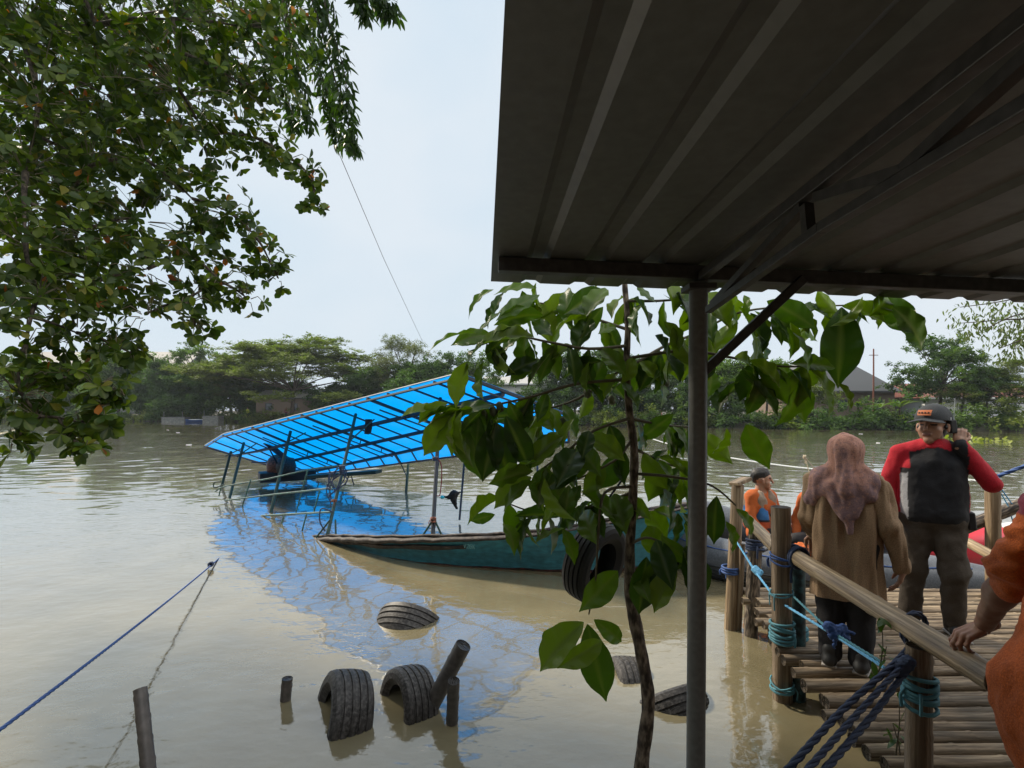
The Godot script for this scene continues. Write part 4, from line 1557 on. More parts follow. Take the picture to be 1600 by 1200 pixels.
	part("casing", g, M.black, radio)
	g = G.new()
	g.tube([Vector3(0.015, 0.05, 0), Vector3(0.018, 0.07, 0), Vector3(0.045, 0.20, 0)], [0.006, 0.003, 0.002], 6)
	part("antenna", g, M.rope_pale, radio)
	g = G.new()
	g.tube([Vector3(-0.012, 0.05, 0), Vector3(-0.012, 0.068, 0)], [0.008], 8)
	part("knob", g, M.plastic_white, radio)
	# pouch on the belt
	g = G.new()
	g.box(Transform3D(Basis(Vector3.FORWARD, -0.1), Vector3(0.22, 0.86, 0.02)), Vector3(0.05, 0.13, 0.08), 0.012)
	part("belt_pouch", g, M.black, t)

func make_woman() -> void:
	var t := thing("person", "woman seen from behind in brown headscarf, long tan coat and black trousers", "person", Vector3(2.19, DECK, -3.36))
	t.rotation.y = 2.50
	var hx := Transform3D(Basis(Vector3.UP, 0.25), Vector3(0.0, 1.395, 0.01))
	var arm_r := [[Vector3(-0.17, 1.2, 0), Vector3(-0.235, 0.95, -0.03), 0.045, 0.036], [Vector3(-0.235, 0.95, -0.03), Vector3(-0.30, 0.70, 0.03), 0.036, 0.026]]
	var arm_l := [[Vector3(0.17, 1.2, 0), Vector3(0.22, 0.95, 0.0), 0.045, 0.036], [Vector3(0.22, 0.95, 0.0), Vector3(0.20, 0.82, 0.17), 0.036, 0.026]]
	var trunk := [[Vector3(-0.14, 1.2, -0.005), Vector3(0.14, 1.2, -0.005), 0.055, 0.055], [Vector3(-0.07, 1.08, 0), Vector3(0.07, 1.08, 0), 0.1, 0.1], [Vector3(-0.05, 0.92, 0), Vector3(0.05, 0.92, 0), 0.1, 0.1], [Vector3(-0.075, 0.78, 0), Vector3(0.075, 0.78, 0), 0.11, 0.11], [Vector3(0, 1.15, 0), Vector3(0, 1.32, 0), 0.07, 0.05]]
	var legs := []
	for s in [-1.0, 1.0]:
		legs.append([Vector3(0.08 * s, 0.78, 0), Vector3(0.085 * s, 0.42, 0.01), 0.08, 0.056])
		legs.append([Vector3(0.085 * s, 0.42, 0.01), Vector3(0.085 * s, 0.08, -0.02), 0.052, 0.04])
	var g := G.new()
	flesh(g, fatter(trunk, -0.025) + arm_l + arm_r + legs, 0.017, 0.04, one_tint(SKIN))
	flesh(g, moved(head_bones(), hx), 0.008, 0.016, face_tint(SKIN, hx))
	flesh(g, moved(hand_bones(1, 0.3), Transform3D(Basis(Vector3(0, 0, 1), Vector3(-0.98, -0.2, 0), Vector3(0.2, -0.98, 0)).orthonormalized(), Vector3(-0.305, 0.69, 0.03))), 0.007, 0.008, one_tint(SKIN))
	flesh(g, moved(hand_bones(-1, 0.4), Transform3D(Basis(Vector3(-1, 0, 0), Vector3(0, 0.4, 0.9), Vector3(0, -0.9, 0.4)).orthonormalized(), Vector3(0.20, 0.80, 0.18))), 0.008, 0.008, one_tint(SKIN))
	part("body", g, M.skin, t)
	g = G.new()
	var coat := fatter([trunk[0]], 0.018) + fatter(arm_l, 0.020) + fatter(arm_r, 0.020)
	for s in [-1.0, 0.0, 1.0]: coat.append([Vector3(0.07 * s, 1.10, 0.0), Vector3(0.095 * s, 0.42, -0.005), 0.100, 0.116])
	coat.append([Vector3(-0.28, 0.77, 0.015), Vector3(-0.30, 0.70, 0.03), 0.046, 0.052])
	flesh(g, coat, 0.0105, 0.022, one_tint(Color.WHITE), 0.030, noise_of(63, 7.0, 2), Vector3(1.6, 0.22, 1.6))
	clamp_low(g, 0.455)
	part("coat", g, M.cloth_coat, t)
	g = G.new()
	flesh(g, fatter(legs, 0.03), 0.014, 0.03, one_tint(Color.WHITE), 0.012, noise_of(64, 6.0, 2))
	clamp_low(g, 0.03)
	part("trousers", g, M.cloth_dark, t)
	shoes(t, [[Vector3(-0.09, 0, -0.03), Vector3(-0.1, 0, 1).normalized()], [Vector3(0.09, 0, -0.03), Vector3(0.1, 0, 1).normalized()]], M.shoe)
	# headscarf: snug round the head, spread over the shoulders, its point hanging down the back
	g = G.new()
	var pat := noise_of(65, 34.0, 3)
	var big := noise_of(66, 5.0, 2)
	var scarf := [
		[Vector3(0, 1.425, -0.03), Vector3(0, 1.42, 0.02), 0.101, 0.098], [Vector3(0, 1.36, -0.02), Vector3(0, 1.33, 0.02), 0.092, 0.085],
		[Vector3(0, 1.30, -0.02), Vector3(-0.12, 1.215, -0.025), 0.082, 0.075], [Vector3(0, 1.30, -0.02), Vector3(0.13, 1.215, -0.02), 0.082, 0.08],
		[Vector3(0.13, 1.2, -0.03), Vector3(0.185, 1.08, -0.03), 0.07, 0.055], [Vector3(-0.10, 1.2, -0.05), Vector3(-0.13, 1.13, -0.06), 0.06, 0.05],
		[Vector3(0.01, 1.38, -0.08), Vector3(-0.01, 1.17, -0.115), 0.045, 0.045], [Vector3(-0.01, 1.2, -0.105), Vector3(-0.03, 0.90, -0.135), 0.05, 0.018],
		[Vector3(0.09, 1.17, -0.09), Vector3(-0.0, 1.0, -0.125), 0.045, 0.026], [Vector3(-0.10, 1.16, -0.08), Vector3(-0.05, 1.02, -0.12), 0.045, 0.026],
		[Vector3(0.015, 1.43, -0.10), Vector3(-0.01, 1.16, -0.14), 0.022, 0.026], [Vector3(0.01, 1.24, -0.10), Vector3(0.14, 1.13, -0.07), 0.035, 0.03], [Vector3(-0.02, 1.24, -0.10), Vector3(-0.13, 1.14, -0.08), 0.035, 0.03]]
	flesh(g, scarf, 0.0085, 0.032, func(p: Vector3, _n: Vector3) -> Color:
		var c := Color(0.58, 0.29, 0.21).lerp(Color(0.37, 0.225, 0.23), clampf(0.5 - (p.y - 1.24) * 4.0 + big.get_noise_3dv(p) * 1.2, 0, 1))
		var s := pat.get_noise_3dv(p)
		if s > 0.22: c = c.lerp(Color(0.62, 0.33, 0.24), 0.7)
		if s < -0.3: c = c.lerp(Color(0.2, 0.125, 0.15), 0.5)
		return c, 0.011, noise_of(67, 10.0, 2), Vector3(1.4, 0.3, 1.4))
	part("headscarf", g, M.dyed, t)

func make_near_person() -> void:
	var t := thing("person", "person in orange at the right edge gripping the end of the handrail", "person")
	# standing just behind the rail's end, hips out, leaning away to the right
	var sh := Vector3(1.78, 1.80, -1.66)
	var el := Vector3(1.745, 1.50, -1.78)
	var wr := Vector3(1.885, 1.180, -2.05)
	var trunk := [[Vector3(1.68, 1.16, -1.45), Vector3(1.82, 1.16, -1.35), 0.20, 0.20], [Vector3(1.76, 1.38, -1.50), Vector3(1.92, 1.40, -1.44), 0.17, 0.17], [Vector3(1.86, 1.64, -1.60), Vector3(2.06, 1.66, -1.52), 0.14, 0.14], [Vector3(1.83, 1.81, -1.64), Vector3(2.15, 1.83, -1.52), 0.06, 0.06], [Vector3(1.99, 1.8, -1.58), Vector3(2.0, 1.95, -1.62), 0.07, 0.06]]
	var legs := [[Vector3(1.68, 1.1, -1.46), Vector3(1.66, 0.75, -1.42), 0.14, 0.09], [Vector3(1.66, 0.75, -1.42), Vector3(1.67, 0.40, -1.40), 0.08, 0.06], [Vector3(1.86, 1.1, -1.34), Vector3(1.9, 0.75, -1.28), 0.14, 0.09], [Vector3(1.9, 0.75, -1.28), Vector3(1.92, 0.40, -1.25), 0.08, 0.06]]
	var arm := [[sh, el, 0.055, 0.046], [el, el.lerp(wr, 0.4), 0.047, 0.046], [el.lerp(wr, 0.4), wr, 0.046, 0.030]]
	var arm2 := [[Vector3(2.2, 1.8, -1.5), Vector3(2.3, 1.5, -1.52), 0.055, 0.046], [Vector3(2.3, 1.5, -1.52), Vector3(2.25, 1.25, -1.62), 0.045, 0.03]]
	var g := G.new()
	flesh(g, fatter(trunk, -0.03) + arm2 + legs, 0.03, 0.05, one_tint(SKIN_DARK))
	flesh(g, arm, 0.009, 0.03, one_tint(SKIN_DARK), 0.003, noise_of(70, 18.0, 2))
	var hx := Transform3D(Basis(Vector3.UP, PI), Vector3(2.0, 2.02, -1.64))
	flesh(g, moved(head_bones(), hx), 0.014, 0.016, face_tint(SKIN_DARK, hx))
	# the left hand: palm over the rail, fingers wrapped round its far side
	var fz := Vector3(-0.88, -0.42, -0.12).normalized()
	var fx := (Vector3(0, 0, 1) - fz * fz.z).normalized()
	var hand := Transform3D(Basis(fx, fz.cross(fx), fz), wr)
	var side := -1.0
	flesh(g, moved(hand_bones(side, 0.72, 0.6), hand), 0.0045, 0.008, one_tint(SKIN_DARK * 1.15))
	part("body", g, M.skin, t)
	g = G.new()
	var suit := fatter(trunk.slice(0, 4), 0.03) + fatter(legs, 0.035)
	suit += [[Vector3(1.66, 1.2, -1.47), Vector3(1.70, 1.05, -1.46), 0.20, 0.20]]
	flesh(g, suit, 0.016, 0.05, one_tint(Color.WHITE), 0.022, noise_of(71, 5.5, 3))
	part("coverall", g, M.cloth_orange, t)
	g = G.new()
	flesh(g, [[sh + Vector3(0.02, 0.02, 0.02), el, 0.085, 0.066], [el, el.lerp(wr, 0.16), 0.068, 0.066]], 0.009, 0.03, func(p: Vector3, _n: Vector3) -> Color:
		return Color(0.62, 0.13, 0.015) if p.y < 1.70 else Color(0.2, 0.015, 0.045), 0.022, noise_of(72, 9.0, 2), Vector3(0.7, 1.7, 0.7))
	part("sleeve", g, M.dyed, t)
	g = G.new()
	flesh(g, fatter(arm2, 0.03), 0.02, 0.03, one_tint(Color.WHITE))
	part("sleeve", g, M.cloth_orange, t)
	g = G.new()
	flesh(g, [[Vector3(0, 0.045, -0.03), Vector3(0, 0.05, 0.0), 0.085, 0.083]], 0.015, 0.02, one_tint(Color.WHITE))
	put("hair", g.mesh(), M.hair, t, hx)
	shoes(t, [], M.shoe)
	for p in [Vector3(1.67, 0.33, -1.40), Vector3(1.92, 0.33, -1.25)]:
		g = G.new()
		flesh(g, [[p + Vector3(0, 0.05, 0.05), p + Vector3(0, 0.045, -0.16), 0.05, 0.042]], 0.015, 0.02, one_tint(Color.WHITE))
		part("shoe", g, M.shoe, t)

# a rescuer sitting on the boat's tube; local origin on the seat, looking along +z
func seated(label: String, pos: Vector3, yaw: float, look: float, vest: bool) -> void:
	var t := thing("person", label, "person", pos)
	t.rotation.y = yaw
	var hx := Transform3D(Basis(Vector3.UP, look), Vector3(0, 0.735, 0.03)).scaled_local(Vector3.ONE * 1.1)
	var trunk := [[Vector3(-0.08, 0.1, 0), Vector3(0.08, 0.1, 0), 0.1, 0.1], [Vector3(-0.06, 0.25, 0.0), Vector3(0.06, 0.25, 0.0), 0.105, 0.105], [Vector3(-0.08, 0.42, 0.01), Vector3(0.08, 0.42, 0.01), 0.11, 0.11], [Vector3(-0.16, 0.545, 0.0), Vector3(0.16, 0.545, 0.0), 0.055, 0.055], [Vector3(0, 0.5, 0), Vector3(0, 0.65, 0.02), 0.07, 0.055]]
	var arms := [[Vector3(-0.19, 0.54, 0), Vector3(-0.25, 0.28, 0.03), 0.047, 0.04], [Vector3(-0.25, 0.28, 0.03), Vector3(-0.19, 0.13, 0.2), 0.037, 0.027], [Vector3(0.19, 0.54, 0), Vector3(0.30, 0.29, 0.05), 0.047, 0.04], [Vector3(0.30, 0.29, 0.05), Vector3(0.27, 0.12, 0.24), 0.037, 0.027]]
	var legs := [[Vector3(-0.09, 0.07, 0), Vector3(-0.12, 0.12, 0.40), 0.085, 0.06], [Vector3(-0.12, 0.12, 0.40), Vector3(-0.12, -0.28, 0.42), 0.055, 0.04], [Vector3(0.09, 0.07, 0), Vector3(0.15, 0.12, 0.40), 0.085, 0.06], [Vector3(0.15, 0.12, 0.40), Vector3(0.16, -0.28, 0.42), 0.055, 0.04], [Vector3(-0.12, -0.3, 0.42), Vector3(-0.13, -0.33, 0.55), 0.04, 0.032], [Vector3(0.16, -0.3, 0.42), Vector3(0.18, -0.33, 0.55), 0.04, 0.032]]
	var g := G.new()
	flesh(g, trunk + arms + legs, 0.019, 0.04, one_tint(SKIN))
	flesh(g, moved(head_bones(), hx), 0.009, 0.016, face_tint(SKIN, hx))
	flesh(g, moved(hand_bones(-1, 0.5), Transform3D(Basis(Vector3(-1, 0, 0), Vector3(0, 0.9, 0.3), Vector3(0, -0.3, 0.9)).orthonormalized(), Vector3(0.27, 0.12, 0.25))), 0.01, 0.008, one_tint(SKIN))
	flesh(g, moved(hand_bones(1, 0.5), Transform3D(Basis(Vector3(-1, 0, 0), Vector3(0, 0.9, 0.3), Vector3(0, -0.3, 0.9)).orthonormalized(), Vector3(-0.19, 0.12, 0.21))), 0.01, 0.008, one_tint(SKIN))
	part("body", g, M.skin, t)
	g = G.new()
	flesh(g, fatter(trunk.slice(0, 4), 0.025) + fatter(arms, 0.02), 0.014, 0.035, one_tint(Color.WHITE), 0.012, noise_of(73, 7.0, 2))
	part("shirt", g, M.cloth_orange, t)
	g = G.new()
	flesh(g, fatter(legs.slice(0, 4) if vest else [legs[0], legs[2]], 0.02), 0.017, 0.03, one_tint(Color.WHITE))
	part("trousers", g, M.cloth_dark, t)
	g = G.new()
	flesh(g, [[Vector3(0, 0.055, -0.038), Vector3(0, 0.062, 0.004), 0.080, 0.077], [Vector3(0, 0.02, -0.06), Vector3(0, 0.0, -0.06), 0.055, 0.045]], 0.011, 0.02, one_tint(Color.WHITE), 0.006, noise_of(74, 40.0, 2))
	var hg := put("hair", g.mesh(), M.hair, t, hx)
	hg.position += hx.basis * Vector3(0, 0.008, -0.006)
	if not vest: return
	g = G.new()
	flesh(g, [[Vector3(-0.10, 0.5, 0.05), Vector3(-0.09, 0.2, 0.09), 0.085, 0.085], [Vector3(0.10, 0.5, 0.05), Vector3(0.09, 0.2, 0.09), 0.085, 0.085], [Vector3(-0.08, 0.5, -0.08), Vector3(-0.08, 0.2, -0.08), 0.09, 0.09], [Vector3(0.08, 0.5, -0.08), Vector3(0.08, 0.2, -0.08), 0.09, 0.09], [Vector3(-0.11, 0.56, -0.05), Vector3(-0.09, 0.57, 0.05), 0.05, 0.05], [Vector3(0.11, 0.56, -0.05), Vector3(0.09, 0.57, 0.05), 0.05, 0.05]], 0.013, 0.03, func(p: Vector3, _n: Vector3) -> Color:
		if absf(p.x) < 0.022: return Color(0.02, 0.02, 0.022)
		if absf(p.y - 0.27) < 0.014: return Color(0.02, 0.02, 0.022)
		if p.y > 0.27 and p.x < -0.07 and p.y < 0.42: return Color(0.05, 0.22, 0.55)
		if p.y > 0.27: return Color(0.38, 0.29, 0.21)
		return Color(0.62, 0.10, 0.02), 0.01, noise_of(75, 8.0, 2))
	part("life_vest", g, M.dyed, t)

# ---------------------------------------------------------------- leaves
# a leaf along +z from its base, upper face +y. kind 0 lance, 1 ellipse, 2 widest near the tip
func leaf_mesh(l: float, w: float, kind: float, cup: float, droop: float, nl: int, nw: int, tint: Color, ripple := 0.0, twist := 0.0, rib := Color(0, 0, 0, 0)) -> ArrayMesh:
	var g := G.new()
	var rows := []
	for j in nl + 1:
		var t := float(j) / nl
		var e := pow(t, 0.75 if kind == 0 else (1.0 if kind == 1 else 1.7))
		var half := w * 0.5 * pow(maxf(sin(PI * clampf(e, 0.0, 1.0)), 0.0), 0.8 if kind < 2 else 0.7)
		if kind == 1 and t > 0.7: half *= 1.0 - 0.6 * (t - 0.7) / 0.3
		half = maxf(half, w * 0.012)
		var a := droop * t
		var c := Vector3(0, -l * t * sin(a * 0.5), l * t * cos(a * 0.5))
		var line := []
		for k in nw * 2 + 1:
			var s := float(k - nw) / nw
			var lift := cup * absf(s) * half + ripple * half * sin(t * 22.0 + absf(s) * 3.0) * absf(s)
			var q := Vector3(s * half, lift * cos(a), lift * sin(a))
			q = q.rotated(Vector3(0, 0, 1), twist * t)
			line.append(c + q)
		rows.append(line)
	g.col = tint
	g.sheet(rows)
	if g.n[nw + 1].y < 0:
		for k in g.n.size(): g.n[k] = -g.n[k]
		for k in range(0, g.i.size(), 3):
			var o := g.i[k + 1]
			g.i[k + 1] = g.i[k + 2]
			g.i[k + 2] = o
	if rib.a > 0:
		for j in nl + 1: g.c[j * (nw * 2 + 1) + nw] = rib
	return g.mesh()

func leaf_basis(dir: Vector3, up: Vector3) -> Basis:
	var z := dir.normalized()
	var x := up.cross(z)
	if x.length() < 0.02: x = Vector3.RIGHT.cross(z)
	x = x.normalized()
	return Basis(x, z.cross(x), z)

func many(called: String, shape: Mesh, places: Array, tints: Array, m: Material, parent: Node) -> MultiMeshInstance3D:
	var mm := MultiMesh.new()
	mm.transform_format = MultiMesh.TRANSFORM_3D
	mm.use_colors = true
	mm.mesh = shape
	mm.instance_count = places.size()
	for k in places.size():
		mm.set_instance_transform(k, places[k])
		mm.set_instance_color(k, tints[k])
	var o := MultiMeshInstance3D.new()
	o.name = called
	o.multimesh = mm
	o.material_override = m
	parent.add_child(o, true)
	o.set_meta("kind", "stuff")
	return o

# ---------------------------------------------------------------- the young broad-leaved tree before the landing
func make_young_tree() -> void:
	var t := thing("young_tree", "young tree with large drooping glossy leaves and a thin crooked trunk", "tree")
	var rr := RandomNumberGenerator.new()
	rr.seed = 71
	var z := 2.5
	var g := G.new()
	var trunk := curve([at(1000, 1260, z - 0.05), at(1003, 1190, z - 0.05), at(1013, 1095, z - 0.04), at(1000, 1010, z - 0.03), at(986, 935, z), at(984, 860, z), at(988, 790, z), at(991, 710, z), at(983, 640, z), at(979, 570, z), at(981, 505, z), at(976, 440, z), at(978, 380, z)], 5)
	var rad := []
	for k in trunk.size():
		var f := float(k) / trunk.size()
		rad.append(lerpf(0.039, 0.011, pow(f, 0.7)) * (1.0 + 0.06 * sin(k * 1.9)) * (1.12 if k > 15 and k < 24 else 1.0))
	g.tube(trunk, rad, 14)
	part("trunk", g, M.bark_pale, t)
	var paths := [
		[[980, 593, 0], [900, 600, -0.05], [830, 620, -0.1], [765, 634, -0.12], [712, 640, -0.12]],
		[[982, 570, 0], [905, 622, 0.12], [850, 640, 0.2], [805, 652, 0.22]],
		[[981, 575, 0], [1040, 540, 0.1], [1090, 520, 0.15], [1150, 490, 0.15], [1215, 480, 0.1], [1290, 478, 0.0], [1355, 476, -0.05]],
		[[989, 652, 0], [930, 672, -0.1], [885, 705, -0.18], [850, 730, -0.2]],
		[[990, 655, 0], [1045, 665, 0.15], [1100, 668, 0.2]],
		[[981, 515, 0], [930, 498, 0.1], [880, 480, 0.15], [820, 470, 0.15]],
		[[981, 540, 0], [920, 545, -0.1], [860, 535, -0.15], [800, 525, -0.15], [750, 540, -0.15]],
		[[978, 470, 0], [1030, 470, -0.1], [1090, 465, -0.1]],
		[[980, 560, 0], [1070, 548, -0.1], [1150, 560, -0.15], [1215, 572, -0.2], [1275, 572, -0.2]],
		[[986, 760, 0], [945, 770, -0.15], [935, 830, -0.2], [931, 900, -0.2], [920, 960, -0.2]],
		[[986, 770, 0], [930, 790, 0.1], [880, 796, 0.15], [835, 800, 0.15], [790, 785, 0.15]],
		[[985, 850, 0], [1010, 840, -0.1], [1040, 850, -0.15]],
		[[989, 740, 0], [1050, 745, -0.1], [1110, 758, -0.15], [1150, 790, -0.2]],
		[[985, 690, 0], [960, 720, -0.1], [900, 750, -0.15]],
		[[990, 700, 0], [1030, 720, 0.15], [1075, 735, 0.2]]]
	for p in paths:
		var q := []
		for e in p: q.append(at(e[0], e[1], z + e[2]))
		q = curve(q, 4)
		var r := []
		for k in q.size(): r.append(lerpf(0.0085, 0.003, float(k) / q.size()))
		g = G.new()
		g.tube(q, r, 7)
		part("branch", g, M.twig, t)
	# leaf shapes: several bends and tones
	var found := []
	var shapes := []
	var greens := [Color(0.075, 0.145, 0.016), Color(0.115, 0.195, 0.018), Color(0.046, 0.090, 0.018), Color(0.165, 0.240, 0.022)]
	for k in 12:
		var c: Color = greens[k % 4]
		shapes.append(leaf_mesh(1.0, 0.40 + 0.06 * (k % 3), 1.0, 0.18 + 0.12 * (k % 4), 0.25 + 0.18 * (k % 5), 16, 4, c, 0.15, 0.3 * ((k % 3) - 1), c.lerp(Color(0.16, 0.2, 0.07), 0.7)))
	# twig ends: [px, py, depth offset, leaves, leaf length, lean sideways]
	var ends := [
		[795, 448, .15, 3], [822, 455, .1, 3], [855, 450, .1, 3], [890, 452, .12, 3], [925, 450, .05, 3], [960, 448, -.1, 3], [1003, 450, 0, 3], [1035, 448, -.1, 3], [1070, 450, -.1, 3], [840, 495, .05, 3], [910, 500, -.05, 3], [1030, 510, -.1, 3],
		[752, 540, -.15, 3], [790, 530, -.15, 3], [825, 528, -.1, 3], [862, 535, -.15, 3], [905, 540, -.1, 3], [945, 545, .05, 3], [1020, 555, .1, 3], [1055, 530, .1, 3],
		[700, 636, -.12, 3], [722, 640, -.1, 3], [745, 640, -.15, 3], [770, 640, -.1, 3], [795, 650, .1, 3], [820, 650, .2, 3], [850, 640, .15, 3], [880, 655, .1, 3], [905, 668, -.1, 3],
		[840, 735, -.2, 3], [865, 720, -.2, 3], [895, 740, -.15, 3], [920, 700, -.1, 3], [935, 760, .1, 3], [955, 780, .1, 3], [900, 760, .0, 3],
		[790, 785, .15, 3], [830, 798, .15, 3], [868, 790, .1, 2], [905, 790, .1, 3],
		[1045, 640, .15, 3], [1075, 668, .2, 3], [1035, 690, .1, 3], [1060, 720, .2, 3], [1020, 735, .1, 3], [1040, 770, -.1, 3], [1075, 790, .1, 3], [1010, 790, .1, 3], [1045, 845, -.15, 3],
		[1112, 462, .1, 3], [1145, 470, .15, 3], [1180, 465, .1, 3], [1215, 462, .1, 3], [1245, 465, .05, 3], [1275, 468, .05, 3], [1310, 470, 0, 3], [1340, 472, -.05, 3], [1362, 474, -.1, 1], [1165, 510, .0, 3], [1225, 515, -.1, 3],
		[1130, 560, -.15, 3], [1165, 560, -.15, 2], [1205, 572, -.2, 2], [1240, 575, -.2, 2], [1285, 575, -.25, 1], [1120, 600, 0, 3], [1150, 640, 0, 2],
		[1115, 790, -.1, 2], [920, 960, -.2, 1], [985, 870, -.12, 2], [1012, 845, -.2, 2]]
	for e in ends:
		var p := at(e[0], e[1], z + e[2])
		var out_ := (p - at(985, e[1], z))
		out_.y = 0
		out_ = out_.normalized() if out_.length() > 0.05 else Vector3(rr.randf_range(-1, 1), 0, 0.6).normalized()
		for k in e[3]:
			var yaw: float = rr.randf_range(-1.7, 1.7) + (PI * 0.5 * (k % 2) - 0.6)
			var d := out_.rotated(Vector3.UP, yaw) * rr.randf_range(0.4, 1.0) + Vector3.DOWN * rr.randf_range(0.2, 1.3)
			if k == 0 and e[0] < 1000: d = out_ * 0.9 + Vector3.DOWN * rr.randf_range(-0.1, 0.6)
			d = d.normalized()
			var face := (Vector3.UP * rr.randf_range(0.2, 0.9) + out_ * 0.4 + Vector3(rr.randf_range(-0.8, 0.8), 0, rr.randf_range(-0.7, 0.7)))
			var size := rr.randf_range(0.14, 0.26)
			var b := leaf_basis(d, face)
			b = Basis(b.z, rr.randf_range(-0.4, 0.4)) * b
			var start := p + d * 0.02 + Vector3(rr.randf_range(-0.06, 0.06), rr.randf_range(-0.08, 0.04), rr.randf_range(-0.05, 0.16))
			found.append([rr.randi() % 12, Transform3D(b.scaled(Vector3.ONE * size), start)])
	# the big ones that stand clear of the rest: [px, py of base, px, py of tip, depth]
	for e in [[912, 972, 838, 1045, 2.28, 3], [918, 975, 945, 1100, 2.28, 0], [928, 968, 985, 1012, 2.3, 1], [1040, 855, 1012, 968, 2.3, 1], [1100, 855, 1060, 890, 2.36, 2], [1010, 870, 1000, 960, 2.34, 2], [1315, 480, 1312, 600, 2.45, 2], [1255, 590, 1238, 672, 2.3, 1], [1190, 590, 1178, 650, 2.32, 0],
			[1262, 572, 1330, 640, 2.28, 3], [1150, 795, 1196, 838, 2.34, 1], [1120, 775, 1112, 850, 2.3, 2], [830, 745, 770, 790, 2.3, 3], [712, 650, 660, 710, 2.36, 3], [745, 645, 730, 760, 2.36, 0], [765, 655, 800, 750, 2.34, 2], [790, 650, 830, 735, 2.34, 2], [775, 660, 755, 750, 2.32, 2], [700, 630, 645, 650, 2.36, 3], [725, 540, 760, 520, 2.34, 3], [1360, 478, 1382, 510, 2.4, 3], [1305, 575, 1245, 560, 2.3, 1]]:
		var a := at(e[0], e[1], e[4])
		var b := at(e[2], e[3], e[4] - 0.02)
		var d := b - a
		var x := leaf_basis(d, Vector3(rr.randf_range(-0.6, 0.6), 0.5, 0.9))
		found.push_front([(e[5] + 4 * rr.randi_range(0, 2)) % 12, Transform3D(x.scaled(Vector3.ONE * d.length() * 1.05), a)])
	# smaller leaves all along the branches
	for p in paths:
		if p == paths[9] or p == paths[11] or p == paths[12]: continue
		for k in range(1, p.size()):
			for j in 3:
				var u := rr.randf()
				var q := at(lerpf(p[k - 1][0], p[k][0], u), lerpf(p[k - 1][1], p[k][1], u), z + lerpf(p[k - 1][2], p[k][2], u))
				var d := Vector3(rr.randf_range(-0.7, 0.7), rr.randf_range(-1.3, -0.2), rr.randf_range(-0.6, 0.6)).normalized()
				var b := leaf_basis(d, Vector3(rr.randf_range(-0.6, 0.6), 0.8, rr.randf_range(-0.2, 0.9)))
				found.append([rr.randi() % 12, Transform3D(b.scaled(Vector3.ONE * rr.randf_range(0.13, 0.24)), q)])
	var spare := []
	var spare_tints := []
	for k in found.size():
		if k < 300: put("leaf", shapes[found[k][0]], M.noni_leaf, t, found[k][1])
		else:
			spare.append(found[k][1])
			spare_tints.append(greens[found[k][0] % 4])
	if spare.size(): many("foliage", leaf_mesh(1.0, 0.5, 1.0, 0.3, 0.6, 12, 3, Color.WHITE, 0.09), spare, spare_tints, M.noni_leaf, t)
	# knobbly green fruit
	for e in [[755, 640, -.12], [770, 634, -.12], [780, 627, -.12], [828, 642, .1], [917, 606, .05], [955, 617, .1], [1030, 570, .1], [1040, 588, .1], [880, 650, .15], [855, 655, .15]]:
		g = G.new()
		var p := at(e[0], e[1] + 6, z + e[2])
		flesh(g, [[p, p + Vector3(0.004, -0.016, 0), 0.017, 0.018]], 0.007, 0.01, one_tint(Color.WHITE), 0.006, noise_of(8, 90))
		part("fruit", g, M.fruit, t)

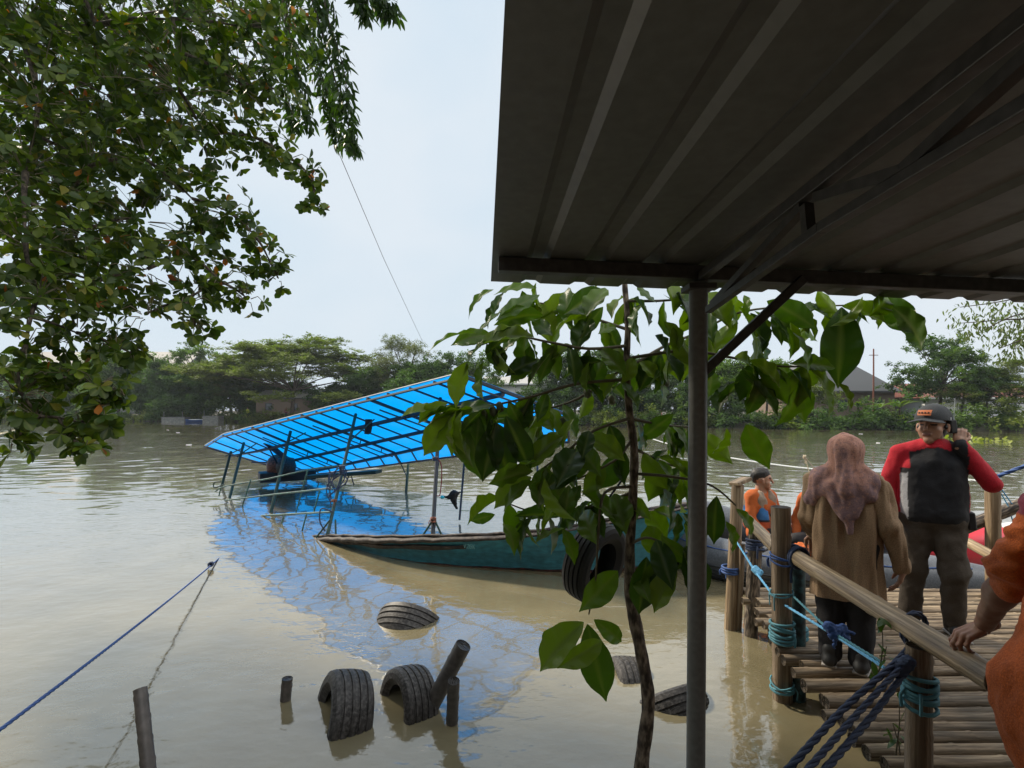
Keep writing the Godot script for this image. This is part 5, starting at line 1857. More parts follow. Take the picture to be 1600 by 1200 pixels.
# ---------------------------------------------------------------- the big tree overhanging from the left
func make_overhang() -> void:
	var t := thing("overhanging_tree", "large tree overhanging from the upper left with round leaves, some orange", "tree")
	var rr := RandomNumberGenerator.new()
	rr.seed = 81
	# trunk on the bank out of the frame, limbs reaching over the water
	var root := Vector3(-6.6, 0.1, -1.6)
	var fork := Vector3(-6.4, 3.4, -2.6)
	var g := G.new()
	g.tube(curve([root, Vector3(-6.7, 1.6, -1.9), fork, Vector3(-6.0, 6.0, -4.0), Vector3(-5.4, 8.2, -5.0)], 6), [0.34, 0.32, 0.3, 0.29, 0.28, 0.27, 0.26, 0.25, 0.24, 0.23, 0.22, 0.21, 0.2, 0.19, 0.18, 0.17, 0.16, 0.15, 0.14, 0.13, 0.12, 0.11, 0.1, 0.09, 0.08], 14)
	part("trunk", g, M.bark, t)
	# crown: clumps [px, py, depth, radius]
	var clumps := [
		[30, 50, 6.0, .95], [150, 40, 6.6, 1.0], [270, 30, 6.2, .9], [370, 40, 6.8, .85], [440, 50, 7.0, .6], [60, 160, 5.6, .9], [170, 150, 6.4, .95], [280, 140, 6.0, .85], [375, 130, 6.6, .7], [430, 140, 7.0, .45],
		[40, 270, 5.4, .85], [140, 260, 6.0, .85], [230, 250, 5.8, .65], [320, 210, 6.4, .6], [400, 215, 6.6, .42], [450, 245, 6.5, .30], [488, 278, 6.4, .20], [492, 318, 6.4, .15],
		[40, 380, 5.0, .75], [130, 360, 5.6, .7], [215, 340, 5.8, .6], [300, 310, 6.0, .5], [355, 330, 6.1, .42], [395, 365, 6.1, .36], [420, 405, 6.0, .26], [435, 435, 6.0, .17],
		[60, 460, 4.8, .55], [150, 440, 5.4, .5], [230, 420, 5.6, .48], [300, 400, 5.8, .45], [345, 440, 5.8, .36], [385, 465, 5.8, .22], [290, 470, 5.5, .30], [305, 510, 5.4, .16], [230, 490, 5.3, .30],
		[40, 540, 4.6, .40], [120, 520, 5.0, .36], [180, 540, 5.0, .25], [205, 552, 5.0, .12], [30, 610, 4.4, .36], [90, 590, 4.7, .34], [150, 600, 4.8, .28], [195, 618, 4.8, .16], [60, 650, 4.5, .26], [125, 660, 4.7, .22], [160, 650, 4.7, .18], [20, 690, 4.4, .17], [100, 685, 4.6, .14], [140, 700, 4.6, .10],
		[-90, 60, 5.6, 1.0], [100, -90, 6.4, 1.1], [260, -110, 6.8, 1.0], [400, -80, 7.2, .8], [-80, -80, 6.0, 1.2], [200, 80, 7.6, 1.0], [100, 320, 6.8, .8], [60, 220, 7.0, .9], [330, 90, 7.6, .8], [230, 180, 7.2, .8], [40, 40, 8.4, 1.3], [190, 30, 8.8, 1.3], [330, 20, 8.6, 1.1], [60, 180, 8.2, 1.2], [180, 190, 8.4, 1.0], [40, 320, 7.6, 1.0], [130, 400, 7.2, .7], [40, 460, 6.6, .7]]
	var places := []
	var tints := []
	var anchors := [fork, Vector3(-6.0, 6.0, -4.0), Vector3(-5.4, 8.2, -5.0)]
	# limbs: from the trunk to the clumps, big ones first, each from the nearest point already reached
	var order := clumps.duplicate()
	var limb_points: Array = anchors.duplicate()
	limb_points.append(Vector3(-6.3, 4.6, -3.2))
	for c in order:
		var p := at(c[0], c[1], c[2])
		var best: Vector3 = limb_points[0]
		var score := 1e9
		for q in limb_points:
			var s: float = p.distance_to(q) + 0.35 * maxf(0.0, p.x - 10.0) + (0.4 * (q.x - p.x) if q.x > p.x else 0.0)
			if s < score:
				score = s
				best = q
		var mid := best.lerp(p, 0.5) + Vector3(rr.randf_range(-0.1, 0.1), 0.12, rr.randf_range(-0.1, 0.1)) * best.distance_to(p) * 0.4
		g = G.new()
		var r := clampf(0.012 + 0.02 * best.distance_to(p), 0.014, 0.09)
		var path := curve([best, mid, p], 5)
		var rad := []
		for k in path.size(): rad.append(lerpf(r, 0.007, float(k) / path.size()))
		g.tube(path, rad, 7)
		part("limb", g, M.bark, t)
		limb_points.append(mid)
		limb_points.append(p)
		# twigs with rosettes of leaves
		var count := int(clampf(84.0 * pow(c[3], 1.9) + 5.0, 6, 120))
		var twigs := G.new()
		for k in count:
			var o := Vector3(rr.randf_range(-1, 1), rr.randf_range(-1, 1), rr.randf_range(-1, 1))
			while o.length() > 1.0: o = Vector3(rr.randf_range(-1, 1), rr.randf_range(-1, 1), rr.randf_range(-1, 1))
			var e: Vector3 = p + o * c[3] * Vector3(1, 0.8, 1)
			var from: Vector3 = p + o * c[3] * 0.25
			var bend: Vector3 = from.lerp(e, 0.55) + Vector3.UP * 0.05
			if k % 2 == 0 or c[3] < 0.4: twigs.tube([from, bend, e], [0.006, 0.0045, 0.003], 4, false)
			var tilt := (o * 0.8 + Vector3(0, 0.25, 0) + Vector3(rr.randf_range(-0.5, 0.5), rr.randf_range(-0.4, 0.4), rr.randf_range(-0.5, 0.5))).normalized()
			var ring := rr.randi_range(5, 8)
			var base := rr.randf() * TAU
			var sidev := tilt.cross(Vector3.UP if absf(tilt.y) < 0.9 else Vector3.RIGHT).normalized()
			var shade := rr.randf_range(0.75, 1.25)
			for j in ring:
				var a := base + TAU * j / ring + rr.randf_range(-0.25, 0.25)
				var d := sidev.rotated(tilt, a) * 0.85 + tilt * rr.randf_range(0.05, 0.7) + Vector3.DOWN * 0.28
				var size := rr.randf_range(0.085, 0.15)
				var b := leaf_basis(d.normalized(), tilt + Vector3(rr.randf_range(-0.3, 0.3), 0.2, rr.randf_range(-0.3, 0.3)))
				places.append(Transform3D(b.scaled(Vector3.ONE * size), e))
				var tone := Color(0.030, 0.060, 0.009).lerp(Color(0.115, 0.160, 0.010), pow(rr.randf(), 2.2)) * shade
				if rr.randf() < 0.012: tone = Color(0.38, 0.15, 0.02).lerp(Color(0.30, 0.07, 0.02), rr.randf())
				elif rr.randf() < 0.03: tone = Color(0.16, 0.15, 0.02)
				tints.append(tone)
		if twigs.v.size(): part("twig", twigs, M.twig, t)
	var shape := leaf_mesh(1.0, 0.56, 2.0, 0.22, 0.3, 5, 1, Color.WHITE)
	# the 300 leaves that show largest are parts, the rest one mass
	var order2 := []
	for k in places.size():
		var p: Vector3 = places[k].origin
		var d := -p.z
		var px := 800.0 + 800.0 * p.x / d
		var py := 640.0 - 800.0 * (p.y - EYE) / d
		if px > 0 and py > 0: order2.append([places[k].basis.x.length() / d * (1.6 if px > 130 or py > 480 else 1.0), k])
	order2.sort_custom(func(a, b): return a[0] > b[0])
	var single := {}
	var variants := {}
	for k in mini(300, order2.size()):
		var j: int = order2[k][1]
		single[j] = true
		var c: Color = tints[j]
		var key := Vector3i(int(c.r * 40), int(c.g * 40), 0)
		if not variants.has(key): variants[key] = leaf_mesh(1.0, 0.56, 2.0, 0.22, 0.3, 6, 2, c, 0.0, 0.0, c.lerp(Color(0.16, 0.18, 0.05), 0.5))
		put("leaf", variants[key], M.round_leaf, t, places[j])
	var rest := []
	var rest_tints := []
	for k in places.size():
		if not single.has(k):
			rest.append(places[k])
			rest_tints.append(tints[k])
	many("foliage", shape, rest, rest_tints, M.round_leaf, t)
	print("overhang leaves ", places.size())

	# beside it, sprays of narrow leaves hanging farther out
	var s := thing("narrow_leaved_tree", "sprays of narrow pointed leaves hanging at the top beside the round-leaved tree", "tree")
	places = []
	tints = []
	g = G.new()
	var top := at(380, -330, 9.0)
	g.tube(curve([Vector3(-9.5, 0.0, -4.0), Vector3(-9.0, 5.0, -6.0), top], 6), [0.2, 0.18, 0.15, 0.12, 0.1, 0.08, 0.06], 10)
	part("trunk", g, M.bark, s)
	for q in [[[430, -60], [455, 60], [470, 130], [480, 190]], [[470, -60], [500, 40], [525, 130], [545, 200], [552, 232]], [[450, -60], [480, 50], [505, 140], [520, 200]], [[420, -60], [440, 60], [450, 150], [462, 200]], [[500, -60], [510, 20], [535, 100], [545, 170]], [[560, -70], [580, -20], [600, 8], [617, 18]], [[550, -70], [560, -30], [566, 0], [572, 22]], [[490, -60], [490, 60], [515, 160], [530, 225]], [[400, -80], [420, 20], [430, 100]]]:
		var pts := []
		var dz := rr.randf_range(-0.7, 0.7)
		for e in q: pts.append(at(e[0], e[1], 8.6 + dz))
		pts.push_front(top.lerp(pts[0], 0.6) + Vector3.UP * 0.3)
		pts.push_front(top)
		var path := curve(pts, 6)
		g = G.new()
		var rad := []
		for k in path.size(): rad.append(lerpf(0.03, 0.004, float(k) / path.size()))
		g.tube(path, rad, 6)
		part("limb", g, M.bark, s)
		for k in range(8, path.size()):
			for j in 13:
				var d := Vector3(rr.randf_range(-0.8, 0.8), rr.randf_range(-1.3, -0.1), rr.randf_range(-0.8, 0.8)).normalized()
				var o: Vector3 = path[k] + Vector3(rr.randf_range(-0.22, 0.22), rr.randf_range(-0.12, 0.15), rr.randf_range(-0.3, 0.3)) * clampf(1.3 - float(k) / path.size(), 0.45, 1.0)
				places.append(Transform3D(leaf_basis(d, Vector3(rr.randf_range(-1, 1), 1, rr.randf_range(-1, 1))).scaled(Vector3.ONE * rr.randf_range(0.15, 0.24)), o))
				tints.append(Color(0.045, 0.085, 0.022).lerp(Color(0.03, 0.06, 0.025), rr.randf()))
	many("foliage", leaf_mesh(1.0, 0.27, 0.0, 0.2, 0.35, 5, 1, Color.WHITE), places, tints, M.round_leaf, s)

	# pale fine sprays at the right, under the eave
	var w := thing("feathery_tree", "pale feathery branch tips hanging at the right edge under the roof", "tree")
	places = []
	tints = []
	g = G.new()
	g.tube(curve([Vector3(23.2, -0.6, -17.0), at(1900, 700, 17), at(1860, 470, 17.5), at(1760, 430, 18)], 5), [0.22, 0.21, 0.2, 0.19, 0.18, 0.17, 0.16, 0.15, 0.14, 0.13, 0.12, 0.11, 0.1, 0.09, 0.08, 0.07], 8)
	part("trunk", g, M.bark, w)
	for q in [[[1760, 430], [1640, 490], [1560, 500], [1500, 505]], [[1760, 430], [1650, 450], [1570, 470], [1500, 480]], [[1760, 430], [1660, 510], [1600, 530], [1560, 545]], [[1760, 430], [1640, 480], [1580, 495], [1530, 520]], [[1760, 430], [1650, 470], [1600, 515], [1585, 545]]]:
		var pts := []
		for e in q: pts.append(at(e[0], e[1], 18.0 + rr.randf_range(-0.6, 0.6)))
		var path := curve(pts, 8)
		g = G.new()
		var rad := []
		for k in path.size(): rad.append(lerpf(0.05, 0.01, float(k) / path.size()))
		g.tube(path, rad, 6)
		part("limb", g, M.bark, w)
		for k in range(6, path.size()):
			for j in 12:
				var o: Vector3 = path[k] + Vector3(rr.randf_range(-0.45, 0.45), rr.randf_range(-0.6, 0.3), rr.randf_range(-0.5, 0.5))
				var d := Vector3(rr.randf_range(-0.6, 0.6), rr.randf_range(-1, -0.2), rr.randf_range(-0.6, 0.6)).normalized()
				places.append(Transform3D(leaf_basis(d, Vector3(rr.randf_range(-1, 1), 1, rr.randf_range(-1, 1))).scaled(Vector3.ONE * rr.randf_range(0.12, 0.24)), o))
				tints.append(Color(0.12, 0.15, 0.06).lerp(Color(0.08, 0.11, 0.05), rr.randf()))
	many("foliage", leaf_mesh(1.0, 0.3, 0.0, 0.2, 0.35, 4, 1, Color.WHITE), places, tints, M.round_leaf, w)

# ---------------------------------------------------------------- the far bank
func clump_mesh(seed_: int, count: int, size: float, wide: float) -> ArrayMesh:
	var rr := RandomNumberGenerator.new()
	rr.seed = seed_
	var g := G.new()
	for k in count:
		var o := Vector3(rr.randfn(0, 0.45), rr.randfn(0, 0.38), rr.randfn(0, 0.45))
		var d := Vector3(rr.randf_range(-1, 1), rr.randf_range(-0.8, 0.5), rr.randf_range(-1, 1)).normalized()
		var b := leaf_basis(d, Vector3(rr.randf_range(-0.8, 0.8), 1, rr.randf_range(-0.8, 0.8)))
		var s := size * rr.randf_range(0.6, 1.3)
		var n := b.y
		g.col = Color.WHITE * rr.randf_range(0.8, 1.2)
		var a := g.vert(o, n)
		var c := g.vert(o + b.z * s * 0.5 + b.x * s * wide + b.y * s * 0.1, n)
		var e := g.vert(o + b.z * s, n)
		var f := g.vert(o + b.z * s * 0.5 - b.x * s * wide + b.y * s * 0.1, n)
		g.quad(a, c, e, f)
	return g.mesh()

func place_px(px: float, behind: float) -> Vector3:
	var d := shore_at(px) + behind
	return Vector3((px - 800.0) / 800.0 * d, 0.9, -d)

func far_tree(label: String, called: String, px: float, top: float, wide: float, behind: float, kind: String, tone: Color, rr: RandomNumberGenerator, clumps: Array) -> void:
	var base := place_px(px, behind)
	var d := -base.z
	var high := EYE + (640.0 - top) / 800.0 * d - base.y
	var half := wide * 0.5 / 800.0 * d
	var t := thing(called, label, "tree", base, "trees on the far bank")
	var g := G.new()
	var fork := high * (0.28 if kind == "rain" else 0.4)
	var lean := Vector3(rr.randf_range(-0.3, 0.3), fork, rr.randf_range(-0.3, 0.3))
	g.tube(curve([Vector3(0, -0.8, 0), lean * 0.5 + Vector3(rr.randf_range(-0.15, 0.15), 0, 0), lean], 4), [high * 0.026, high * 0.024, high * 0.021, high * 0.02, high * 0.018, high * 0.017, high * 0.016, high * 0.015, high * 0.014], 8)
	var places := []
	var tints := []
	var pads := []
	if kind == "rain":
		for k in 60:
			var a := rr.randf() * TAU
			var r := sqrt(rr.randf()) * half
			var dome := high * (0.98 - 0.50 * pow(r / half, 1.7)) - rr.randf() * high * 0.36
			pads.append([Vector3(cos(a) * r, dome, sin(a) * r * 0.8), half * rr.randf_range(0.20, 0.34), 0.22])
	elif kind == "loose":
		for k in 44:
			var y := rr.randf_range(0.35, 1.0)
			var r := half * sqrt(rr.randf()) * (1.0 - 0.55 * pow(absf(y - 0.6) / 0.45, 2))
			var a := rr.randf() * TAU
			pads.append([Vector3(cos(a) * r, high * y * 0.96, sin(a) * r), half * rr.randf_range(0.16, 0.3), 0.8])
	else:
		for k in 24:
			var y := rr.randf_range(0.12, 0.93)
			var r := half * sqrt(rr.randf()) * (1.0 - 0.8 * pow(clampf((y - 0.5) / 0.5, 0, 1), 2))
			var a := rr.randf() * TAU
			pads.append([Vector3(cos(a) * r, high * y, sin(a) * r), half * rr.randf_range(0.28, 0.42), 0.85])
	for q in pads:
		if kind != "dense" and rr.randf() < (0.25 if kind == "rain" else 0.5): g.tube([lean.lerp(q[0], 0.0), lean.lerp(q[0], 0.5) + Vector3.UP * high * 0.02, q[0]], [high * 0.010, high * 0.006, high * 0.003], 5, false)
		var count := int(clampf(q[1] * q[1] * 12.0, 6, 40))
		var shade := rr.randf_range(0.75, 1.25)
		for k in count:
			var o: Vector3 = Vector3(rr.randfn(0, 0.5), rr.randfn(0, 0.42) * q[2], rr.randfn(0, 0.5)) * q[1]
			var s := rr.randf_range(0.55, 1.0) * clampf(q[1] * 0.42, 0.35, 0.8)
			var b := Basis.from_euler(Vector3(rr.randf_range(-0.4, 0.4), rr.randf() * TAU, rr.randf_range(-0.4, 0.4)))
			places.append(Transform3D(b.scaled(Vector3(s, s * (0.45 if kind == "rain" else 0.9), s)), q[0] + o))
			tints.append(tone * shade * rr.randf_range(0.85, 1.15))
	part("trunk", g, M.bark, t)
	many("crown", clumps[rr.randi() % clumps.size()], places, tints, M.far_leaf, t)

func make_far_bank() -> void:
	var rr := RandomNumberGenerator.new()
	rr.seed = 91
	var clumps := [clump_mesh(1, 46, 0.62, 0.3), clump_mesh(2, 46, 0.55, 0.34)]
	var fine := [clump_mesh(3, 40, 0.42, 0.3)]
	var A := Color(0.11, 0.175, 0.045)
	var B := Color(0.075, 0.13, 0.042)
	var C := Color(0.155, 0.19, 0.05)
	var D := Color(0.14, 0.155, 0.085)
	far_tree("dense tree at the left edge of the far bank, behind the orange-flecked leaves", "bank_tree", 10, 560, 130, 12, "dense", B, rr, clumps)
	far_tree("rounded dense tree left of the two dark ones on the far bank", "bank_tree", 95, 566, 110, 8, "dense", A, rr, clumps)
	far_tree("tall dense tree before the grey warehouse on the far bank", "bank_tree", 185, 546, 120, 8, "dense", A, rr, clumps)
	far_tree("dark tree just right of the warehouse gable", "bank_tree", 245, 562, 90, 6, "dense", B, rr, clumps)
	far_tree("tall loose-crowned tree left of the spreading umbrella tree", "bank_tree", 312, 534, 80, 7, "loose", A, rr, clumps)
	far_tree("dark tree filling the gap beneath the loose-crowned tree", "bank_tree", 290, 585, 90, 3, "dense", B, rr, clumps)
	far_tree("low tree tucked against the umbrella tree's left side", "bank_tree", 362, 556, 80, 5, "dense", A, rr, clumps)
	far_tree("wide umbrella-shaped tree with layered crown, the largest on the far bank", "umbrella_tree", 455, 506, 265, 3, "rain", C, rr, clumps)
	for e in [[408, 602, "lower left half"], [470, 600, "trunk"], [535, 602, "lower right half"]]:
		far_tree("dark bushy tree under the umbrella tree, behind its %s" % e[2], "bank_tree", e[0], e[1], 80, 9, "dense", B, rr, clumps)
	far_tree("dark tree standing right of the umbrella tree", "bank_tree", 585, 575, 90, 5, "dense", B, rr, clumps)
	far_tree("airy pale tree with sky showing through, right of the umbrella tree", "airy_tree", 636, 526, 110, 6, "loose", D, rr, fine)
	far_tree("bushy tree below the airy one, above the blue canopy", "bank_tree", 650, 572, 110, 3, "dense", B, rr, clumps)
	far_tree("dark round tree left of the young tree's topmost leaves", "bank_tree", 705, 551, 90, 6, "dense", B, rr, clumps)
	far_tree("dark tree behind the tip of the blue canopy", "bank_tree", 745, 556, 80, 5, "dense", A, rr, clumps)
	for e in [[850, 572, 80], [900, 556, 100], [955, 552, 110], [1010, 562, 100], [1055, 566, 90]]:
		var o: String = {850: "first", 900: "second", 955: "third", 1010: "fourth", 1055: "fifth"}[e[0]]
		far_tree("dark tree glimpsed through the young tree's leaves, %s from the left" % o, "bank_tree", e[0], e[1], e[2], 6, "dense", B, rr, clumps)
	far_tree("leafy tree seen beside the shelter post's brace", "bank_tree", 1130, 572, 110, 5, "dense", A, rr, clumps)
	far_tree("loose tree behind the hanging leaves right of the brace", "bank_tree", 1195, 566, 90, 6, "loose", A, rr, clumps)
	far_tree("small tree left of the grey-roofed house", "bank_tree", 1262, 590, 80, 4, "loose", C, rr, clumps)
	far_tree("rounded tree with dark crown left of the red-roofed house", "bank_tree", 1468, 527, 125, 5, "loose", B, rr, clumps)
	far_tree("lower dark tree overlapping the rounded one left of the red roof", "bank_tree", 1500, 548, 90, 4, "loose", A, rr, clumps)
	far_tree("flat-topped light green tree at the right edge before the red roof", "umbrella_tree", 1572, 556, 150, 4, "rain", C, rr, fine)
	far_tree("dark tree with bare stems at the right edge of the bank", "bank_tree", 1540, 580, 70, 3, "loose", B, rr, clumps)
	# undergrowth along the water
	var low := []
	var low_tints := []
	for px in range(-20, 1640, 16):
		var base := place_px(px + rr.randf_range(-8, 8), rr.randf_range(0.2, 2.5))
		base.y = 0.1
		var size := rr.randf_range(0.6, 1.4) * (1.25 if px > 1100 else 1.0)
		var tone: Color = [A, B, C][rr.randi() % 3] * rr.randf_range(0.7, 1.3)
		for j in 22:
			var o := Vector3(rr.randfn(0, 0.8), absf(rr.randfn(0, 0.75)), rr.randfn(0, 0.5)) * size
			low.append(Transform3D(Basis(Vector3.UP, rr.randf() * TAU).scaled(Vector3.ONE * rr.randf_range(0.35, 0.6)), base + o))
			low_tints.append(tone * rr.randf_range(0.8, 1.2))
	var under := many("bank_undergrowth", clumps[0], low, low_tints, M.far_leaf, self)
	tag(under, "green undergrowth along the water's edge of the far bank", "undergrowth")
	# banana plants on the right bank
	var blade := leaf_mesh(1.0, 0.26, 1.0, 0.25, 1.1, 8, 1, Color(0.12, 0.17, 0.05))
	for e in [[1340, "banana plant on the far bank below the grey-roofed house"], [1375, "banana plant on the far bank left of the man's cap"], [1405, "banana plant on the far bank nearest the man's cap"]]:
		var base := place_px(e[0], 1.6)
		var t := thing("banana_plant", e[1], "plant", base, "banana plants")
		var g := G.new()
		g.tube([Vector3(0, -0.4, 0), Vector3(0.05, 1.4, 0)], [0.12, 0.09], 8)
		part("stem", g, M.bark, t)
		for j in 8:
			var a := TAU * j / 8.0 + rr.randf()
			put("leaf", blade, M.noni_leaf, t, Transform3D(leaf_basis(Vector3(cos(a), rr.randf_range(0.7, 1.6), sin(a)).normalized(), Vector3.UP).scaled(Vector3.ONE * rr.randf_range(1.3, 2.1)), Vector3(0.05, 1.3, 0)))
	make_houses(rr)
	# what stands on the near bank behind the photographer and shades the landing
	var wall := G.new()
	var shop := thing("landing_house", "brown house on the near bank behind the landing, out of the picture", "building", Vector3(1.5, 0.3, 4.2))
	wall.box(Transform3D(Basis(), Vector3(0, 1.4, 2.0)), Vector3(9.0, 2.8, 4.0))
	part("wall", wall, M.house_brown, shop)
	wall = G.new()
	wall.bar(Vector3(-5.0, 2.95, 2.0), Vector3(5.0, 2.95, 2.0), 5.0, 0.3)
	part("roof", wall, M.roof_dark, shop)
	wall = G.new()
	wall.box(Transform3D(Basis(), Vector3(1.5, 1.05, -0.03)), Vector3(1.0, 2.1, 0.08))
	part("door", wall, M.house_dark, shop)
	for e in [[-6.5, 3.5, 7.5], [-11.5, 1.5, 8.5], [-15.5, -3.0, 8.0], [9.5, 4.0, 8.0]]:
		near_tree(Vector3(e[0], 0.3, e[1]), e[2], rr, clumps)

func near_tree(base: Vector3, high: float, rr: RandomNumberGenerator, clumps: Array) -> void:
	var where: String = {-7: "nearest the overhanging tree", -12: "second left of the overhanging tree", -16: "farthest left", 9: "right of the landing house"}[floori(base.x)]
	var t := thing("bank_tree", "dense tree on the near bank out of the picture, " + where, "tree", base, "trees on the near bank")
	var g := G.new()
	g.tube([Vector3(0, -0.4, 0), Vector3(0.1, high * 0.5, 0), Vector3(0, high * 0.8, 0)], [0.28, 0.2, 0.08], 8)
	part("trunk", g, M.bark, t)
	var places := []
	var tints := []
	for k in 260:
		var o := Vector3(rr.randfn(0, 1.0), 0, rr.randfn(0, 1.0)) * high * 0.17 + Vector3.UP * high * rr.randf_range(0.15, 1.0)
		places.append(Transform3D(Basis(Vector3.UP, rr.randf() * TAU).scaled(Vector3.ONE * rr.randf_range(0.6, 1.0)), o))
		tints.append(Color(0.06, 0.10, 0.035) * rr.randf_range(0.8, 1.2))
	many("crown", clumps[0], places, tints, M.far_leaf, t)

func house(label: String, called: String, px0: float, px1: float, eave: float, ridge: float, behind: float, wall: Material, roof: Material, windows: int, hip := 0.0) -> Node3D:
	var a := place_px(px0, behind)
	var d := -a.z
	var w := (px1 - px0) / 800.0 * d
	var yy := EYE - (eave - 640.0) / 800.0 * d
	var ry := EYE - (ridge - 640.0) / 800.0 * d
	var deep := minf(w * 0.7, 10.0)
	var t := thing(called, label, "building", Vector3(a.x + w * 0.5, 0.8, -d))
	yy -= 0.8
	ry -= 0.8
	var g := G.new()
	g.box(Transform3D(Basis(), Vector3(0, yy * 0.5 - 0.2, -deep * 0.5)), Vector3(w, yy + 0.4, deep))
	part("wall", g, wall, t)
	g = G.new()
	var o := 0.6
	var x0 := -w * 0.5 - o
	var x1 := w * 0.5 + o
	var h0 := x0 + hip * w
	var h1 := x1 - hip * w
	var z0 := o
	var z1 := -deep - o
	var zm := (z0 + z1) * 0.5
	g.flat_quad(Vector3(x0, yy, z0), Vector3(x1, yy, z0), Vector3(h1, ry, zm), Vector3(h0, ry, zm), Vector3(0, 1, 1))
	g.flat_quad(Vector3(x0, yy, z1), Vector3(x1, yy, z1), Vector3(h1, ry, zm), Vector3(h0, ry, zm), Vector3(0, 1, -1))
	g.flat_quad(Vector3(x0, yy, z0), Vector3(x0, yy, z1), Vector3(h0, ry, zm), Vector3(h0, ry, zm + 0.001), Vector3(-1, 0.5, 0))
	g.flat_quad(Vector3(x1, yy, z0), Vector3(x1, yy, z1), Vector3(h1, ry, zm), Vector3(h1, ry, zm + 0.001), Vector3(1, 0.5, 0))
	g.flat_quad(Vector3(x0, yy - 0.02, z0), Vector3(x1, yy - 0.02, z0), Vector3(x1, yy - 0.02, z1), Vector3(x0, yy - 0.02, z1), Vector3.DOWN)
	var r := part("roof", g, roof, t)
	g = G.new()
	g.box(Transform3D(Basis(), Vector3(0, yy - 0.02, z0 + 0.03)), Vector3(x1 - x0, 0.2, 0.05))
	part("fascia", g, M.plastic_white if wall == M.house_white else M.house_dark, r)
	for k in windows:
		var x := -w * 0.5 + w * (k + 0.5) / windows
		g = G.new()
		g.box(Transform3D(Basis(), Vector3(x, yy * 0.55, 0.03)), Vector3(1.1, 1.2, 0.1))
		var f := part("window", g, M.plastic_white if wall == M.house_white else M.house_dark, t)
		g = G.new()
		g.box(Transform3D(Basis(), Vector3(x, yy * 0.55, 0.07)), Vector3(0.9, 1.0, 0.06))
		part("pane", g, M.house_pane, f)
	return t

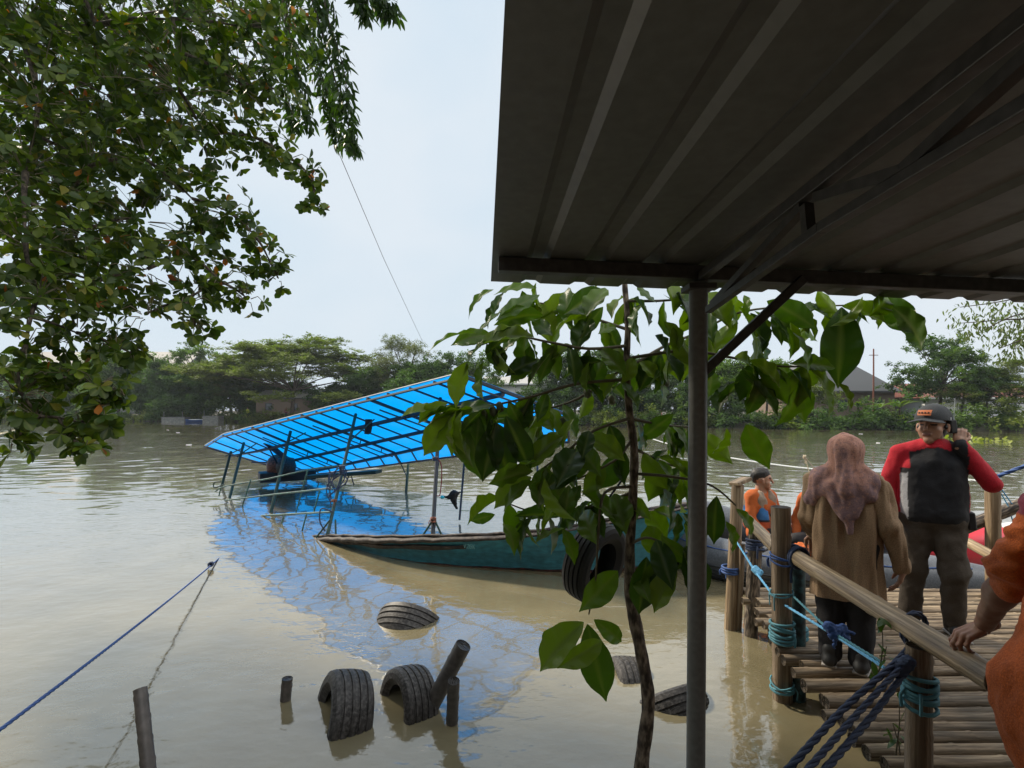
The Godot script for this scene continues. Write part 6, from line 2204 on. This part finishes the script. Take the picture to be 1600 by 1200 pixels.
func make_houses(rr: RandomNumberGenerator) -> void:
	house("long grey warehouse with a low dark roof behind the trees at the left", "warehouse", 40, 290, 572, 546, 26, M.house_grey, M.roof_dark, 5)
	house("low brown riverside shack beneath the umbrella tree", "shack", 400, 520, 622, 608, 1.8, M.house_brown, M.roof_tin, 3)
	house("shed with a pale tin roof right of the shack, behind the umbrella tree", "shack", 512, 572, 612, 600, 7, M.house_brown, M.roof_tin, 1)
	house("house with a steep dark grey roof behind the hanging leaves on the right", "house", 1235, 1398, 612, 553, 7, M.house_brown, M.roof_grey, 3, 0.35)
	house("white-walled house with a long red tiled roof at the right edge", "house", 1445, 1640, 622, 596, 9, M.house_white, M.roof_red, 5)
	house("small white house glimpsed between the trees beyond the blue canopy", "house", 760, 860, 600, 586, 12, M.house_white, M.roof_tin, 2)
	# masts
	var mast := func(label: String, px: float, top: float, behind: float, r: float, m: Material) -> void:
		var b := place_px(px, behind)
		var g := G.new()
		var h := EYE + (640.0 - top) / 800.0 * -b.z
		g.tube([b, Vector3(b.x, h, b.z)], [r, r * 0.7], 6)
		g.tube([Vector3(b.x - 0.5, h * 0.92, b.z), Vector3(b.x + 0.5, h * 0.92, b.z)], [0.04], 5)
		tag(part("mast", g, m, self), label, "mast")
	mast.call("slim brown mast rising beside the grey-roofed house", 1365, 545, 6, 0.1, M.drum)
	mast.call("thin red and pale mast seen through the young tree's leaves", 1033, 548, 30, 0.1, M.house_red)
	# floating boxes and a blue boat moored across the river
	var raft := func(called: String, label: String, px: float, wide: float, high: float, m: Material) -> void:
		var p := place_px(px, -1.6)
		var w := wide / 800.0 * -p.z
		var t := thing(called, label, "pontoon", Vector3(p.x, 0.0, p.z), "pontoons moored at the far bank")
		var g := G.new()
		g.box(Transform3D(Basis(), Vector3(0, high * 0.5 - 0.2, 0)), Vector3(w, high + 0.4, 1.6), 0.06)
		part("float", g, m, t)
		g = G.new()
		g.box(Transform3D(Basis(), Vector3(0, high + 0.03, 0)), Vector3(w * 1.02, 0.08, 1.7))
		part("deck_board", g, M.house_grey, t)
		for x in [-0.4, 0.4]:
			g = G.new()
			g.tube([Vector3(w * x, high, 0.7), Vector3(w * x, high + 1.0, 0.7)], [0.04], 5)
			part("stake", g, M.house_grey, t)
	raft.call("pontoon", "long grey pontoon moored left of the blue boat on the far bank", 275, 36, 0.75, M.house_grey)
	raft.call("pontoon", "short grey pontoon right of the blue boat on the far bank", 333, 25, 0.95, M.house_grey)
	var p := place_px(306, -1.7)
	var bt := thing("moored_boat", "small blue and white boat between the two pontoons", "boat", Vector3(p.x, 0, p.z))
	var g := G.new()
	var rows := []
	for k in 9:
		var u := k / 8.0 * 2.0 - 1.0
		var b := 0.7 * (1.0 - pow(absf(u), 3.0)) + 0.03
		rows.append([Vector3(u * 1.7, 0.35 + 0.15 * u * u, -b), Vector3(u * 1.6, -0.1, -b * 0.6), Vector3(u * 1.6, -0.1, b * 0.6), Vector3(u * 1.7, 0.35 + 0.15 * u * u, b)])
	g.sheet(rows, 0.04)
	part("hull", g, M.rope_blue, bt)
	g = G.new()
	g.box(Transform3D(Basis(), Vector3(0.2, 0.42, 0)), Vector3(2.2, 0.12, 0.9), 0.02)
	part("thwart", g, M.plastic_white, bt)
	# floating plants and scraps on the river
	var weed := thing("water_hyacinth", "yellow-green patch of floating plants on the river right of the radio", "plant", on_water(1527, 688))
	var lf := leaf_mesh(1.0, 0.8, 1.0, 0.2, 0.4, 4, 1, Color(0.22, 0.25, 0.04))
	for k in 60:
		put("leaf", lf, M.noni_leaf, weed, Transform3D(leaf_basis(Vector3(rr.randf_range(-1, 1), rr.randf_range(0.1, 1.2), rr.randf_range(-1, 1)).normalized(), Vector3.UP).scaled(Vector3.ONE * rr.randf_range(0.18, 0.4)), Vector3(rr.randfn(0, 0.7), 0.02, rr.randfn(0, 1.6))))
	var n := 0
	for e in [[262, 672, "pale scrap floating nearest the far pontoons"], [278, 676, "long pale scrap floating below the far pontoons"], [295, 695, "white scrap floating left of the canopy's tip"], [1372, 692, "white scrap floating left of the man's cap brim"], [1345, 678, "small pale scrap floating above the woman's headscarf"], [150, 663, "white scrap far off behind the lowest round leaves"]]:
		g = G.new()
		var c := on_water(e[0], e[1], 0.01)
		g.box(Transform3D(Basis(Vector3.UP, n * 0.7), c), Vector3(0.2 + 0.08 * (n % 3), 0.04, 0.09), 0.015)
		tag(part("floating_scrap", g, M.plastic_white, self), e[2], "litter", "scraps floating on the river")
		n += 1
	# two people far off before the shack
	for e in [[387, 636, "distant person in a yellow-green vest standing before the shack", Color(0.5, 0.6, 0.05)], [447, 640, "distant person in dark red standing at the shack's right end", Color(0.25, 0.03, 0.06)]]:
		var q := place_px(e[0], 0.9)
		q.y = 0.7
		var t := thing("person", e[2], "person", q)
		var tint: Color = e[3]
		g = G.new()
		flesh(g, [[Vector3(-0.09, 0.05, 0), Vector3(-0.08, 0.85, 0), 0.07, 0.09], [Vector3(0.09, 0.05, 0), Vector3(0.08, 0.85, 0), 0.07, 0.09], [Vector3(-0.07, 0.9, 0), Vector3(0.07, 0.9, 0), 0.13, 0.13], [Vector3(-0.09, 1.25, 0), Vector3(0.09, 1.25, 0), 0.14, 0.14], [Vector3(-0.19, 1.35, 0), Vector3(-0.26, 0.85, 0.05), 0.06, 0.04], [Vector3(0.19, 1.35, 0), Vector3(0.26, 0.85, 0.05), 0.06, 0.04], [Vector3(0, 1.4, 0), Vector3(0, 1.6, 0.01), 0.06, 0.1]], 0.05, 0.05, func(v: Vector3, _n: Vector3) -> Color: return SKIN if v.y > 1.45 else (tint if v.y > 0.85 else Color(0.03, 0.03, 0.04)))
		part("body", g, M.dyed, t)

func _ready() -> void:
	rng.seed = 1
	make_view()
	var t0 := Time.get_ticks_msec()
	make_materials()
	leaf_material("noni_leaf", Color(0.85, 0.95, 0.3), 0.36, 0.5)
	leaf_material("round_leaf", Color(0.9, 1.0, 0.3), 0.45, 0.4)
	leaf_material("far_leaf", Color(0.8, 0.9, 0.4), 0.75, 0.25)
	textured(mat("house_grey", lin(0.2, 0.21, 0.2), 0.8), grain(201, 0.03, Color(0.7, 0.7, 0.7), Color.WHITE), Vector3.ONE * 0.4, true)
	mat("house_white", lin(0.55, 0.56, 0.56), 0.8)
	mat("house_brown", lin(0.16, 0.12, 0.09), 0.85)
	mat("house_dark", lin(0.05, 0.05, 0.05), 0.8)
	mat("house_red", lin(0.4, 0.06, 0.05), 0.7)
	mat("house_pane", lin(0.04, 0.05, 0.06), 0.1)
	mat("roof_dark", lin(0.09, 0.095, 0.1), 0.7)
	mat("roof_grey", lin(0.07, 0.075, 0.08), 0.75)
	mat("roof_tin", lin(0.32, 0.32, 0.31), 0.55)
	textured(mat("roof_red", lin(0.26, 0.09, 0.07), 0.8), grain(202, 0.05, Color(0.6, 0.6, 0.6), Color.WHITE), Vector3.ONE * 0.5, true)
	print("materials ", Time.get_ticks_msec() - t0)
	make_water()
	make_banks()
	print("water ", Time.get_ticks_msec() - t0)
	make_far_bank()
	print("far ", Time.get_ticks_msec() - t0)
	make_shelter()
	make_landing()
	make_ferry()
	make_tyres()
	make_rescue_boat()
	print("ferry ", Time.get_ticks_msec() - t0)
	make_young_tree()
	make_overhang()
	print("trees ", Time.get_ticks_msec() - t0)
	make_man()
	make_woman()
	make_near_person()
	seated("rescuer in orange life vest sitting on the rubber boat, looking right", Vector3(3.08, 0.44, -6.35), 0.55, 0.65, true)
	seated("orange-shirted person sitting bare-kneed, mostly hidden behind the woman", Vector3(3.62, 0.44, -6.0), -0.9, 0.2, false)
	print("people ", Time.get_ticks_msec() - t0)
	make_ropes()
	print("done ", Time.get_ticks_msec() - t0)
